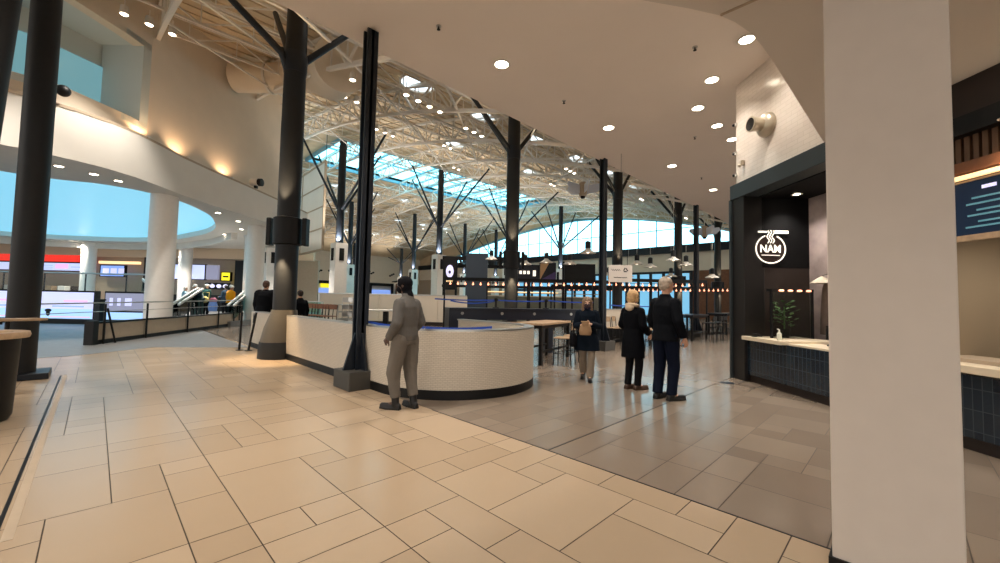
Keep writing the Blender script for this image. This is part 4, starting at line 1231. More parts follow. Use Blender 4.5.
for i in range(4):
    p = D(-5.55, 14.6, .26 * i)
    lab = 'metal chair, %s of the stack beside the near steel beam column' % ['bottom', 'second from bottom', 'third from bottom', 'topmost'][i]
    if st is None:
        st = chair('stacked_chair', lab, tuple(p), -PI / 4 + PI, .4, .66, chrome, chrome, 'stack of metal chairs')
    else:
        dup(st, tuple(p), -PI / 4 + PI, lab)
# long navy bar behind the rounded wall end
t = dthing('long_bar', 'long navy bar table behind the rounded end of the tiled low wall', 'bar', .55, 11.35, 0, None, -PI / 4 + .34)
b = MB(); b.bb((-2.05, -.3, 1.19), (2.15, .3, 1.24)); b.build('top', navy, t, bevel=.006)
b = MB(); b.bb((-2.0, -.27, .93), (2.1, -.2, 1.19)).bb((-2.0, .2, .93), (2.1, .27, 1.19)); b.build('apron', navy, t)
b = MB(); b.bb((-2.05, -.28, 0), (-1.5, .28, 1.19)); b.build('end_cabinet', navy, t)
for x in (-.35, .9, 2.0):
    b = MB(); b.bb((x - .07, -.2, 0), (x + .07, .2, .95)); b.build('leg', navy, t)
for x in (-1.7, -.6, .35, 1.5):
    b = MB(); b.lathe([(.04, 0), (.04, .01)], 14, M=Matrix.Translation((x, -.27, 1.1)) @ Matrix.Rotation(PI / 2, 4, 'X')); b.build('socket', chrome, t)
BL = [D(-.1, 11.12, 1.24), D(1.33, 11.62, 1.24)]
ends = []
for i, p in enumerate(BL):
    t = thing('belt_post', ['short black belt post standing on the middle of the navy bar', 'short black belt post on the navy bar beside the woman with the paper bag'][i], 'belt post', tuple(p), .2)
    b = MB(); b.lathe([(.09, 0), (.09, .02), (.035, .03), (.035, .2), (.045, .21), (.045, .27), (.01, .275)], 18); b.build('shaft', black, t, True)
    b = MB(); b.box((0, -.045, .23), (.05, .03, .06)); b.build('belt_cassette', black, t)
def belt(label, pts, w=.035):
    b = MB()
    n = len(pts)
    vs = []
    for p in pts:
        p = Vector(p)
        vs += [p + Vector((0, 0, w / 2)), p - Vector((0, 0, w / 2))]
    off = Vector((.004, .004, 0))
    vs2 = [v + off for v in vs]
    fs = [(2 * i, 2 * i + 1, 2 * i + 3, 2 * i + 2) for i in range(n - 1)]
    fs2 = [tuple(2 * n + j for j in f[::-1]) for f in fs]
    b.add(vs + vs2, fs + fs2)
    o = b.build('belt', belt_m)
    return tag(o, label, 'belt')
def sag(a, c, s, n=9):
    a, c = Vector(a), Vector(c)
    return [a.lerp(c, i / (n - 1)) - Vector((0, 0, s * 4 * (i / (n - 1)) * (1 - i / (n - 1)))) for i in range(n)]
belt('blue belt stretched from the middle belt post toward the oval sign', sag(D(-1.7, 10.6, 1.46), BL[0] + Vector((0, 0, .22)), .02))
belt('blue belt stretched between the two belt posts on the navy bar', sag(BL[0] + Vector((0, 0, .22)), BL[1] + Vector((0, 0, .22)), .02))
belt('blue belt running from the second belt post behind the woman', sag(BL[1] + Vector((0, 0, .24)), D(2.8, 12.1, 1.45), .02))
belt('loose blue belt sagging under the taut one on the navy bar', sag(D(-1.3, 10.7, 1.42), BL[0] + Vector((0, 0, .2)), .07))
belt('low blue belt between the near beam column and the man in grey', sag((3.22, 6.45, 1.06), (3.45, 5.0, 1.03), .03))
belt('low blue belt beyond the man in grey over the tiled wall', sag((3.45, 4.98, 1.03), (4.3, 4.45, 1.04), .02))
belt('far blue belt between the second beam column and the standing couple', sag((11.15, 6.4, 1.38), (14.5, 5.6, 1.38), .03))
t = thing('belt_post', 'black belt post beside the standing couple at the far belt end', 'belt post', (14.5, 5.6, 0))
b = MB(); b.lathe([(.17, 0), (.17, .02), (.035, .04), (.035, 1.33), (.045, 1.34), (.045, 1.42), (.01, 1.425)], 18); b.build('shaft', black, t, True)
b = MB(); b.box((0, -.045, 1.38), (.05, .03, .06)); b.build('belt_cassette', black, t)

# wooden high table beside the rounded wall end
def high_table(label, loc, rz, lx, ly, h, m_top, m_leg):
    t = thing('high_table', label, 'table', loc, rz)
    b = MB(); b.bb((-.06, -.06, h - .05), (lx + .06, ly + .06, h)); b.build('tabletop', m_top, t, bevel=.006)
    for x in (0, lx):
        for y in (0, ly):
            b = MB(); b.box((x, y, (h - .05) / 2), (.075, .075, h - .05)); b.build('leg', m_leg, t)
    b = MB(); b.bar((0, 0, .3), (lx, 0, .3), .04, .05).bar((0, ly, .3), (lx, ly, .3), .04, .05).bar((0, 0, h - .09), (lx, 0, h - .09), .03, .07).bar((0, 0, h - .09), (0, ly, h - .09), .03, .07).bar((lx, 0, h - .09), (lx, ly, h - .09), .03, .07); b.build('rail', m_leg, t)
    return t
high_table('wooden topped high table with black legs beside the rounded wall end', (7.2, 5.85, 0), .265, 1.75, .6, .95, wood, black)
c1 = chair('high_chair', 'wooden high chair with black frame tucked at the table end by the tiled wall', (6.72, 6.1, 0), .265 - PI / 2, .62, .98, black, wood, 'wooden high chairs at the near high table')
dup(c1, (7.75, 5.6, 0), .265 + .1, 'wooden high chair in front of the near high table, next to the woman')
dup(c1, (8.45, 5.8, 0), .265 - .1, 'wooden high chair behind the woman at the near high table')
# grey bench seat inside the rounded end
t = thing('inner_bench', 'pale cushioned bench inside the rounded tiled wall', 'bench', (4.62, 5.75, 0))
b = MB(); b.lathe([(1.2, .45), (1.2, .55), (.8, .55), (.8, .45)], 40, caps=False); b.build('cushion', tan_panel, t, True)
b = MB(); b.lathe([(1.15, 0), (1.15, .45), (.85, .45), (.85, 0)], 40, caps=False); b.build('plinth', black, t)
t = dthing('folded_cloth', 'crumpled pale blue cloth on the ledge inside the rounded wall', 'cloth', .15, 7.25, .84)
b = MB(); b.loft([(0, 0, 0, .3, .12), (.03, 0, .04, .25, .1), (.05, .02, .07, .1, .05)], 18); b.build('cloth', mat('pale_blue_cloth', rgb(150, 175, 205), .8, noise=.1), t, True)

# tables and chairs behind the couple
high_table('dark high table right behind the standing couple', (13.6, 6.2, 0), 0.05, 1.9, .8, 1.02, navy, black)
high_table('dark high table next to the slim far beam column', (16.6, 5.9, 0), 0.05, 2.0, .8, 1.04, navy, black)
high_table('dark high table farther along by the timber end wall', (22.0, 6.2, 0), 0.0, 2.2, .8, 1.04, navy, black)
high_table('pale topped high table beyond the slim far beam column', (25.8, 6.6, 0), 0.0, 2.2, .8, 1.04, wood, black)
for i, (x, y, r) in enumerate([(11.95, 5.95, .3), (12.5, 5.85, .1), (13.2, 5.9, -.1), (12.2, 6.9, 3.0), (12.9, 7.0, 3.3)]):
    dup(c1, (x, y, 0), r, ORD[i] + ' wooden high chair between the second beam column and the standing couple', 'wooden high chairs past the second beam column')
b1 = chair('bar_stool', 'first dark stool of the far row by the timber wall', (17.0, 5.4, 0), 0, .74, 1.0, black, black, 'dark stools along the far high tables', 'stool')
for i, (x, y, r) in enumerate([(17.8, 5.4, 0.1), (18.5, 5.45, -.1), (22.2, 5.7, 0), (22.9, 5.7, .1), (23.7, 5.7, 0), (24.3, 5.75, .1), (26.0, 6.1, 0), (26.9, 6.1, 0), (27.7, 6.1, .1), (14.0, 5.7, .0)]):
    dup(b1, (x, y, 0), r, (ORD[i + 1]) + ' dark stool of the far row by the timber wall')
t = dthing('cream_divider', 'short cream divider behind the wooden high chairs', 'divider', 4.4, 15.0, 0)
b = MB(); b.bb((-.7, 0, .5), (.7, .1, 1.2)); b.build('panel', cream, t, bevel=.01)
b = MB(); b.bb((-.7, 0, 0), (.7, .1, .5)); b.build('base', black, t)
b = MB(); b.bb((-.72, -.02, 1.2), (.72, .12, 1.23)); b.build('cap', chrome, t)

# hanging white notice with recycling mark
t = dthing('hanging_notice', 'white hanging notice with a dark three-arrow recycling mark', 'notice', 3.58, 12.0, 2.33)
b = MB(); b.bb((-.35, 0, -.26), (.35, .02, .25)); b.build('board', mat('notice_board', rgb(206, 196, 188), .6), t, bevel=.004)
b = MB(); b.bb((-.25, 0, .25), (-.24, .02, .55)).bb((.2, 0, .25), (.21, .02, .55)).bb((-.25, 0, .55), (.21, .02, .57)); b.build('hanger', black, t)
b = MB(); b.tube((0, 0.01, .55), (0, 0.01, 9.0), .006, n=5); b.build('cable', black, t)
ink = mat('notice_ink', rgb(56, 54, 56), .7)
b = MB()
for k in range(3):
    a0 = math.radians(90 + 120 * k)
    a1 = math.radians(90 + 120 * (k + 1))
    c = Vector((.15, -.004, .1))
    P0_, P1_ = c + Vector((math.cos(a0) * .085, 0, math.sin(a0) * .085)), c + Vector((math.cos(a1) * .085, 0, math.sin(a1) * .085))
    b.bar(P0_.lerp(P1_, .12), P0_.lerp(P1_, .78), .006, .035)
b.build('recycling_mark', ink, t)
b = MB(); b.path([(-.27 + .27 * j / 24, -.004, .1 + .03 * math.sin(j * 1.3)) for j in range(25)], .006, 5); b.build('script_line', ink, t)
b = MB(); b.path([(-.2 + .4 * j / 40, -.004, -.12 + .018 * math.sin(j * 1.7)) for j in range(41)], .007, 5); b.build('script_line', ink, t)

# ------------------------------------------------------------------ kiosks, pergola and string lights
t = dthing('food_kiosk', 'black open kiosk frame with oval white sign and tall dark panel', 'kiosk', 0, 23)
for x in (-3.2, -2.5, .9, 1.6, 3.6):
    b = MB(); b.bb((x - .06, -.06, 0), (x + .06, .06, 3.75)); b.build('post', black, t)
b = MB(); b.bb((-3.3, -.08, 3.7), (2.0, .08, 3.92)).bb((-3.3, 1.5, 3.4), (1.0, 1.62, 3.6)).bb((-3.3, -.06, 2.15), (6.5, .06, 2.3)); b.build('beam', black, t)
for k in range(7):
    b = MB(); b.bb((-3.1 + .75 * k, -.05, 3.6), (-3.0 + .75 * k, 2.4, 3.72)); b.build('rafter', black, t)
b = MB(); b.bb((-1.95, -.15, 0), (-.72, .1, 4.1)); b.build('dark_panel', mat('slate_blue_panel', rgb(46, 56, 68), .5), t)
b = MB(); b.bb((-3.2, -.12, 2.0), (-2.5, .06, 3.72)); b.build('sign_panel', black, t)
b = MB(); b.ball((-2.86, -.14, 3.05), (.22, .02, .36), 20, 12); b.build('oval_sign', led_white, t, True)
b = MB(); b.ball((-2.86, -.17, 3.0), (.07, .02, .09), 10, 6); b.build('oval_mark', brown_wall, t, True)
b = MB(); b.bb((-3.05, -.14, 2.45), (-2.68, -.12, 2.52)); b.build('lettering', strip_m, t)
t = dthing('serving_counter', 'long grey serving counter with a warm lit shelf behind the string lights', 'counter', 2.4, 29)
b = MB(); b.bb((-4.5, 0, 0), (5.2, .7, 1.75)); b.build('front', mat('sage_grey_panel', rgb(128, 132, 120), .5), t)
b = MB(); b.bb((-4.5, -.1, 1.75), (5.2, .8, 1.82)); b.build('top', counter_m, t)
b = MB(); b.bb((-4.5, .1, 2.0), (5.2, .5, 2.05)); b.build('shelf', wood, t)
b = MB(); b.bb((-4.5, .05, 2.05), (1.8, .1, 2.11)); b.build('light_strip', strip_m, t)
for x in (-4.4, -1.5, 1.5, 5.1):
    b = MB(); b.tube((x, .3, 1.8), (x, .3, 3.6), .04, n=8); b.build('post', black, t)
def board(label, l, d, z0, z1, w, m, extra=None):
    t = dthing('sign_board', label, 'sign', l, d)
    b = MB(); b.bb((-w / 2, -.05, z0), (w / 2, .05, z1)); bd = b.build('board', m, t, bevel=.01)
    for s in (-1, 1):
        b = MB(); b.bb((s * w * .45 - .04, .05, 0), (s * w * .45 + .04, .13, z1)); b.build('post', black, t)
    if extra: extra(bd, w)
def b1x(t, w):
    b = MB()
    for k in range(4):
        b.bb((-.55 + .2 * k, -.065, 2.85), (-.42 + .2 * k, -.05, 3.02))
    b.bb((.35, -.065, 2.75), (.5, -.05, 3.05)); b.build('lettering', sign_white, t)
board('dark overhead kiosk sign with small pale lettering beside the dark tree column', 1.35, 21, 2.5, 3.35, 1.7, navy, b1x)
def b2x(t, w):
    b = MB(); b.add([(-w / 2 + .03, -.06, 2.56), (.05, -.06, 3.4), (-w / 2 + .03, -.06, 3.4)], [(0, 1, 2)]); b.build('picture', mat('tan_poster', rgb(214, 176, 130), .6), t)
    b = MB(); b.add([(-w / 2 + .03, -.058, 2.54), (w / 2 - .03, -.058, 2.54), (w / 2 - .03, -.058, 3.0)], [(0, 1, 2)]); b.build('picture_base', mat('violet_poster', rgb(88, 74, 130), .6), t)
board('tan and violet picture board hung above the string lights', 2.45, 20.8, 2.5, 3.45, .85, navy, b2x)
board('plain dark board hung above the string lights beside the second beam column', 3.75, 19, 2.45, 3.25, 1.45, black)
def string_light(label, a, c, n, drop=.1):
    a, c = Vector(a), Vector(c)
    t = thing('string_light', label, 'string light', tuple(a), 0)
    L = c - a
    b = MB(); b.path(sag((0, 0, 0), L, .05, 12), .012, 6); b.build('cable', black, t)
    proto = None
    for k in range(n):
        f = (k + .5) / n
        p = L * f - Vector((0, 0, .2 * f * (1 - f)))
        if proto is None:
            q = MB(); q.lathe([(.016, 0), (.016, -.06)], 8); q.lathe([(.016, -.06), (.042, -.08), (.048, -.11), (.035, -.14), (.008, -.15)], 12); 
            proto = q.build('bulb', bulb_m, t, True)
            proto.location = p
        else:
            o = proto.copy(); COL.objects.link(o); o.parent = t; o.location = p
    return t
def pergola(label, a, c, h, n):
    a, c = Vector(a), Vector(c)
    t = thing('pergola_beam', label, 'pergola', tuple(a))
    L = c - a
    b = MB(); b.bar((0, 0, h), (L.x, L.y, h), .1, .16); b.build('beam', black, t)
    for k in range(n):
        p = L * (k / (n - 1))
        b = MB(); b.tube((p.x, p.y, 0), (p.x, p.y, h), .04, n=8); b.build('post', black, t)
pergola('black beam on thin posts carrying the upper row of warm bulbs', D(-2.6, 19), D(5.4, 19), 2.42, 5)
string_light('upper row of warm globe bulbs strung in front of the dark kiosks', D(-2.5, 18.9, 2.30), D(5.3, 18.9, 2.42), 22)
pergola('black beam on thin posts carrying the long lower row of warm bulbs', D(3.0, 23.6), D(15.2, 23.6), 2.38, 6)
string_light('long lower row of warm globe bulbs running behind the couple', D(3.1, 23.5, 2.28), D(15.0, 23.5, 2.46), 44)
pergola('black beam over the bar tables before the blue glazing', D(5.6, 20.5), D(10.5, 20.5), 2.62, 3)
string_light('short row of warm globe bulbs above the couple before the blue glazing', D(5.7, 20.4, 2.48), D(10.4, 20.4, 2.55), 14)

# pendants
pp = None
pend = [(1.1, 18, 3.1), (2.05, 18, 3.2), (3.1, 18, 3.15), (3.25, 15, 3.3), (6.1, 18, 3.2), (6.7, 18, 3.08), (7.3, 17, 3.3), (8.3, 18, 3.2), (-.45, 20, 3.5), (11.0, 21, 2.9), (7.0, 22, 2.9), (8.9, 21, 2.9), (5.9, 22.5, 3.0), (10.0, 19, 2.75)]
for i, (l, d, z) in enumerate(pend):
    lab = ['pale industrial pendant lamp over the picture board', 'pale industrial pendant lamp between the picture board and dark board', 'pale industrial pendant lamp over the plain dark board', 'nearest pale industrial pendant lamp beside the second beam column',
           'pale pendant lamp just past the hanging notice', 'second pale pendant lamp past the hanging notice', 'pale pendant lamp above the man in black', 'pale pendant lamp beside the tree column beyond the couple',
           'pale pendant lamp by the tall dark kiosk panel', 'pale pendant lamp before the timber end wall', 'low pendant lamp in front of the blue glazing above the blonde woman', 'low pendant lamp in front of the blue glazing past the man in black', 'low far pendant lamp behind the hanging notice', 'low pendant lamp against the timber wall edge'][i]
    p = D(l, d, z)
    if pp is None:
        t = thing('pendant_lamp', lab, 'pendant lamp', tuple(p), 0, None)
        b = MB(); b.lathe([(.10, .16), (.10, .40), (.04, .44)], 18); b.build('gear_housing', steel_col, t, True)
        b = MB(); b.lathe([(.08, .16), (.12, .10), (.29, 0.0), (.30, -.02), (.28, -.015), (.09, .09)], 24, caps=False); b.build('lamp_shade', white_m, t, True)
        b = MB(); b.ball((0, 0, .02), (.06, .06, .05), 12, 8); b.build('bulb', bulb_dim := mat('bulb_pendant', rgb(255, 235, 210), .3, emit=(1, .82, .6, 1), estr=1.5), t, True)
        b = MB(); b.tube((0, 0, .42), (0, 0, 6.2), .008, n=5); b.build('cable', white_m, t)
        pp = t
    else:
        t = copy_tree(pp); t.location = p; t['label'] = lab
# hanging finned lights
fp = None
for i, (l, d, z) in enumerate([(3.45, 17, 6.0), (11.15, 22, 5.2)]):
    lab = ['hanging cylinder speaker with white fins beside the second beam column', 'hanging cylinder speaker with white fins high before the end windows'][i]
    p = D(l, d, z)
    if fp is None:
        t = thing('finned_speaker', lab, 'speaker', tuple(p), .3)
        b = MB(); b.lathe([(.02, -.06), (.14, -.04), (.17, .02), (.17, .5), (.14, .55), (.02, .56)], 22); b.build('cylinder', tan_panel, t, True)
        b = MB(); b.lathe([(.07, -.14), (.1, -.1), (.1, -.03)], 14); b.build('cap', black, t, True)
        fin_m = mat('pale_fin_plastic', rgb(206, 212, 224), .5)
        for k in range(5):
            a = 2 * PI * k / 5
            ca, sa = math.cos(a), math.sin(a)
            pts = [(.17, .42), (.75, .5), (.82, .36), (.6, .12), (.17, .06)]
            b = MB()
            n_ = (-sa * .012, ca * .012)
            vs = [(r * ca + n_[0], r * sa + n_[1], h) for r, h in pts] + [(r * ca - n_[0], r * sa - n_[1], h) for r, h in pts]
            fs = [(0, 1, 2, 3, 4), (9, 8, 7, 6, 5)] + [(q, (q + 1) % 5, 5 + (q + 1) % 5, 5 + q) for q in range(5)]
            b.add(vs, fs); b.build('fin', fin_m, t)
        b = MB(); b.tube((0, 0, .56), (0, 0, 4.5), .025, n=6); b.build('stem', white_m, t)
        fp = t
    else:
        t = copy_tree(fp); t.location = p; t['label'] = lab

# ------------------------------------------------------------------ people
def bake(mb, name, m, parent, voxel, smooth_it=3, bump=0.0):
    o = mb.build(name, m, parent)
    r = o.modifiers.new('r', 'REMESH'); r.mode = 'VOXEL'; r.voxel_size = voxel; r.use_smooth_shade = True
    s = o.modifiers.new('s', 'SMOOTH'); s.iterations = smooth_it; s.factor = .5
    if bump > 0:
        tx = bpy.data.textures.get('folds') or bpy.data.textures.new('folds', 'CLOUDS')
        tx.noise_scale = .11
        d = o.modifiers.new('d', 'DISPLACE'); d.texture = tx; d.strength = bump; d.texture_coords = 'LOCAL'
    dg = bpy.context.evaluated_depsgraph_get()
    me = bpy.data.meshes.new_from_object(o.evaluated_get(dg))
    old = o.data
    o.modifiers.clear()
    o.data = me
    me.name = name
    bpy.data.meshes.remove(old)
    if m and not me.materials:
        me.materials.append(m)
    me.polygons.foreach_set('use_smooth', [True] * len(me.polygons))
    return o

BASE = dict(headc=(0, .02, 1.635), neck=(0, -.01, 1.49), chest=(0, 0, 1.30), waist=(0, 0, 1.08), pelvis=(0, 0, .95),
            shl=(-.160, -.01, 1.375), shr=(.160, -.01, 1.375), ell=(-.225, -.03, 1.12), elr=(.225, -.03, 1.12), wrl=(-.235, .06, .88), wrr=(.235, .06, .88),
            hpl=(-.09, 0, .92), hpr=(.09, 0, .92), knl=(-.10, .02, .49), knr=(.10, .02, .49), anl=(-.10, -.02, .08), anr=(.10, -.02, .08), tol=(-.12, .16, .03), tor=(.12, .16, .03))

def hand(mb, wrist, direction, palm_n, s=1.0, curl=.5, thumb=1):
    w = Vector(wrist); d = Vector(direction).normalized(); n = Vector(palm_n); n = (n - d * n.dot(d)).normalized()
    side = d.cross(n) * thumb
    M = Matrix((side, d, n)).transposed().to_4x4()
    mb.ball(w + d * .05 * s, (.042 * s, .055 * s, .018 * s), 14, 8, M)
    mb.cap(w - d * .03, w + d * .03 * s, .026 * s, .028 * s)
    for k, (o, ln) in enumerate(((.032, .062), (.011, .072), (-.011, .068), (-.031, .052))):
        a = w + d * .09 * s + side * o * s
        d1 = (d * math.cos(curl * .6) + n * math.sin(curl * .6))
        d2 = (d * math.cos(curl * 1.6) + n * math.sin(curl * 1.6))
        m_ = a + d1 * ln * .5 * s
        mb.cap(a, m_, .0095 * s, .009 * s, 8)
        mb.cap(m_, m_ + d2 * ln * .55 * s, .009 * s, .0075 * s, 8)
    a = w + d * .025 * s + side * .036 * s
    m_ = a + (d * .6 + side * .7 + n * .2).normalized() * .035 * s
    mb.cap(a, m_, .013 * s, .011 * s, 8)
    mb.cap(m_, m_ + (d * .9 + side * .25 + n * .4).normalized() * .032 * s, .011 * s, .009 * s, 8)

def person(label, loc, head, J=None, skin=(196, 150, 122), voxel=.008, top=None, legs=None, shoes=None, hair=None, look=0.0, scale=1.0, gender='m', handd=None, extra=None, group=None):
    P = {k: Vector(v) for k, v in BASE.items()}
    for k, v in (J or {}).items():
        P[k] = Vector(v)
    rz = math.atan2(head[1] - head[0], head[1] + head[0]) - PI / 2
    t = thing('person', label, 'person', loc, rz, group)
    t.scale = (scale,) * 3
    sk = mat('skin_%d_%d' % (skin[0], skin[1]), rgb(*skin), .55)
    H = P['headc']
    HM = Matrix.Translation(H) @ Matrix.Rotation(look, 4, 'Z')
    def hp(x, y, z): return HM @ Vector((x, y, z))
    # body: one continuous surface
    b = MB()
    R3 = Matrix.Rotation(look, 4, 'Z')
    b.ball(hp(0, -.01, .025), (.074, .093, .088), 18, 12, R3)
    b.ball(hp(0, .018, -.035), (.060, .068, .082), 16, 10, R3)
    b.ball(hp(0, .045, -.085), (.032, .034, .025), 12, 8, R3)
    b.cap(hp(0, .085, .0), hp(0, .103, -.022), .011, .014, 8)
    b.ball(hp(0, .082, -.055), (.024, .012, .010), 10, 6, R3)
    for s in (-1, 1):
        b.ball(hp(s * .074, -.005, -.005), (.010, .020, .030), 10, 8, R3)
        b.ball(hp(s * .030, .075, .022), (.022, .014, .008), 10, 6, R3)
    b.cap(P['neck'] - Vector((0, 0, .06)), H - Vector((0, .01, .05)), .062, .054)
    c, w, p = P['chest'], P['waist'], P['pelvis']
    b.loft([(p.x, p.y, p.z - .09, .14, .10), (p.x, p.y, p.z, .16, .11), (w.x, w.y, w.z, .135, .095), (c.x, c.y, c.z, .165, .115), (c.x, c.y, c.z + .1, .16, .10), (P['neck'].x, P['neck'].y, P['neck'].z - .02, .07, .06)], 20)
    for s in 'lr':
        b.cap(P['sh' + s], P['el' + s], .050, .038); b.cap(P['el' + s], P['wr' + s], .038, .025)
        b.cap(P['hp' + s], P['kn' + s], .078, .052); b.cap(P['kn' + s], P['an' + s], .050, .034)
        b.cap(P['an' + s], P['to' + s], .035, .026)
        hd, hn, cu = (handd or {}).get(s, ((P['wr' + s] - P['el' + s]), ((1 if s == 'l' else -1), .2, 0), .6))
        hand(b, P['wr' + s], hd, hn, 1.0, cu, 1 if s == 'l' else -1)
    bake(b, 'body', sk, t, voxel, 2)
    # eyes
    for s in (-1, 1):
        e = MB(); e.ball(hp(s * .030, .082, .012), (.011, .007, .007), 10, 6, R3); e.build('eye', black, t, True)
    # trousers
    lr = legs.get('r', (.105, .078, .066))
    b = MB()
    b.loft([(p.x, p.y, p.z - .10, .165, .125), (p.x, p.y, p.z - .02, .178, .13), (p.x, p.y, p.z + .08, .16, .115)], 22)
    for s in 'lr':
        b.cap(P['hp' + s], P['kn' + s], lr[0], lr[1]); b.path([P['kn' + s], P['kn' + s].lerp(P['an' + s], .6), P['kn' + s].lerp(P['an' + s], legs.get('end', 1.0))], [lr[1], lr[2] * 1.02, lr[2]], 14)
    bake(b, 'trousers', mat(*legs['m']), t, voxel * 1.2, 3, legs.get('bump', .012))
    # shoes
    for s in 'lr':
        a, o = P['an' + s], P['to' + s]
        d = Vector((o.x - a.x, o.y - a.y, 0)).normalized()
        b = MB()
        z0 = min(a.z - .08, o.z - .03)
        heel = Vector((a.x, a.y, 0)) - d * .035
        b.cap(Vector((heel.x, heel.y, a.z - .035)), Vector((o.x, o.y, o.z + .012)) + d * .02, .043, .036)
        b.cap(a - Vector((0, 0, .02)), a + (P['kn' + s] - a).normalized() * shoes.get('h', .065), .05, .05)
        side = Vector((-d.y, d.x, 0))
        vs = []
        for q, wd in ((heel - d * .035, .036), (Vector((o.x, o.y, 0)) - d * .05, .05), (Vector((o.x, o.y, 0)) + d * .05, .03)):
            zz = (a.z - .08) if q is not None and (q - heel).length < .06 else (o.z - .03)
            for e_ in (-1, 1):
                vs.append(Vector((q.x, q.y, zz)) + side * wd * e_)
        vs += [v + Vector((0, 0, .028)) for v in vs]
        b.add(vs, [(0, 1, 3, 2), (2, 3, 5, 4), (6, 8, 9, 7), (8, 10, 11, 9), (0, 2, 8, 6), (2, 4, 10, 8), (1, 7, 9, 3), (3, 9, 11, 5), (0, 6, 7, 1), (4, 5, 11, 10)])
        bake(b, 'shoe', mat(*shoes['m']), t, voxel, 2)
    # top
    hem = top.get('hem', .90)
    fl = top.get('flare', 1.0)
    k = top.get('k', 1.0)
    b = MB()
    rings = []
    if hem < .85:
        rings += [(p.x, p.y, hem, .215 * fl * k, .165 * fl * k), (p.x, p.y, p.z - .1, .205 * k * (1 + (fl - 1) * .5), .155 * k)]
    else:
        rings += [(p.x, p.y, hem, .178 * k, .132 * k)]
    rings += [(p.x, p.y, max(p.z + .02, hem + .03), .185 * k, .14 * k), (w.x, w.y, w.z, .172 * k, .128 * k), (c.x, c.y, c.z - .08, .19 * k, .138 * k), (c.x, c.y, c.z + .04, .19 * k, .135 * k), (c.x, c.y, c.z + .11, .15 * k, .11 * k), (c.x, c.y, c.z + .15, .11 * k, .095 * k),
              (P['neck'].x, P['neck'].y, P['neck'].z - .015, .085, .078), (P['neck'].x, P['neck'].y, P['neck'].z + top.get('collar', .02), .072, .07)]
    b.loft(rings, 26)
    sr = top.get('sr', (.072, .060, .048))
    for s in 'lr':
        b.cap(P['sh' + s], P['el' + s], sr[0] * k, sr[1]); b.path([P['el' + s], P['wr' + s].lerp(P['el' + s], .06)], [sr[1], sr[2]], 14); b.ball(P['el' + s], sr[1], 12, 8)
    bake(b, 'coat' if hem < .85 else 'jacket', mat(*top['m']), t, voxel * 1.15, 3, top.get('bump', .012))
    if hair:
        hair(t, hp, R3, P, voxel)
    if extra:
        extra(t, hp, R3, P, voxel)
    return t

def short_hair(col, vol=1.0):
    def f(t, hp, R3, P, v):
        b = MB()
        b.ball(hp(0, -.022, .04), (.084 * vol, .096 * vol, .088 * vol), 18, 12, R3)
        b.ball(hp(0, -.055, -.01), (.074 * vol, .060 * vol, .075 * vol), 16, 10, R3)
        for s in (-1, 1):
            b.ball(hp(s * .066, -.03, .0), (.02, .045, .05), 10, 8, R3)
        bake(b, 'hair', mat('hair_%d_%d' % col[:2], rgb(*col), .7, noise=.25, nscale=30), t, v, 2, .01)
    return f
def bob_hair(col, drop=.13):
    def f(t, hp, R3, P, v):
        b = MB()
        b.ball(hp(0, -.025, .035), (.096, .108, .098), 18, 12, R3)
        b.ball(hp(0, -.06, -.03), (.095, .07, .10), 16, 10, R3)
        for s in (-1, 1):
            b.cap(hp(s * .078, -.005, .03), hp(s * .085, .0, -drop), .034, .03, 10)
            b.cap(hp(s * .05, -.07, -.03), hp(s * .055, -.06, -drop), .04, .036, 10)
        bake(b, 'hair', mat('hair_%d_%d' % col[:2], rgb(*col), .65, noise=.25, nscale=26), t, v, 2, .012)
    return f
def cap_hood(t, hp, R3, P, v):
    b = MB()
    b.ball(hp(0, -.012, .035), (.088, .104, .094), 18, 12, R3)
    b.ball(hp(0, -.03, -.03), (.082, .078, .085), 16, 10, R3)
    b.cap(hp(0, -.03, -.06), P['neck'] + Vector((0, -.01, .0)), .066, .072, 12)
    bn = bake(b, 'beanie', black_cap, t, v, 3)
    b = MB(); b.add([hp(-.07, .07, .05), hp(.07, .07, .05), hp(.05, .16, .04), hp(-.05, .16, .04), hp(-.07, .07, .062), hp(.07, .07, .062), hp(.05, .16, .05), hp(-.05, .16, .05)],
                    [(0, 1, 2, 3), (7, 6, 5, 4), (0, 4, 5, 1), (1, 5, 6, 2), (2, 6, 7, 3), (3, 7, 4, 0)]); b.build('cap_brim', black_cap, bn)
    face_mask(t, hp, R3, P, v)
def face_mask(t, hp, R3, P, v, m=None):
    b = MB(); b.ball(hp(0, .045, -.055), (.062, .062, .055), 14, 10, R3); b.build('face_mask', m or black_cap, t, True)
black_cap = mat('black_knit', rgb(16, 17, 22), .85)

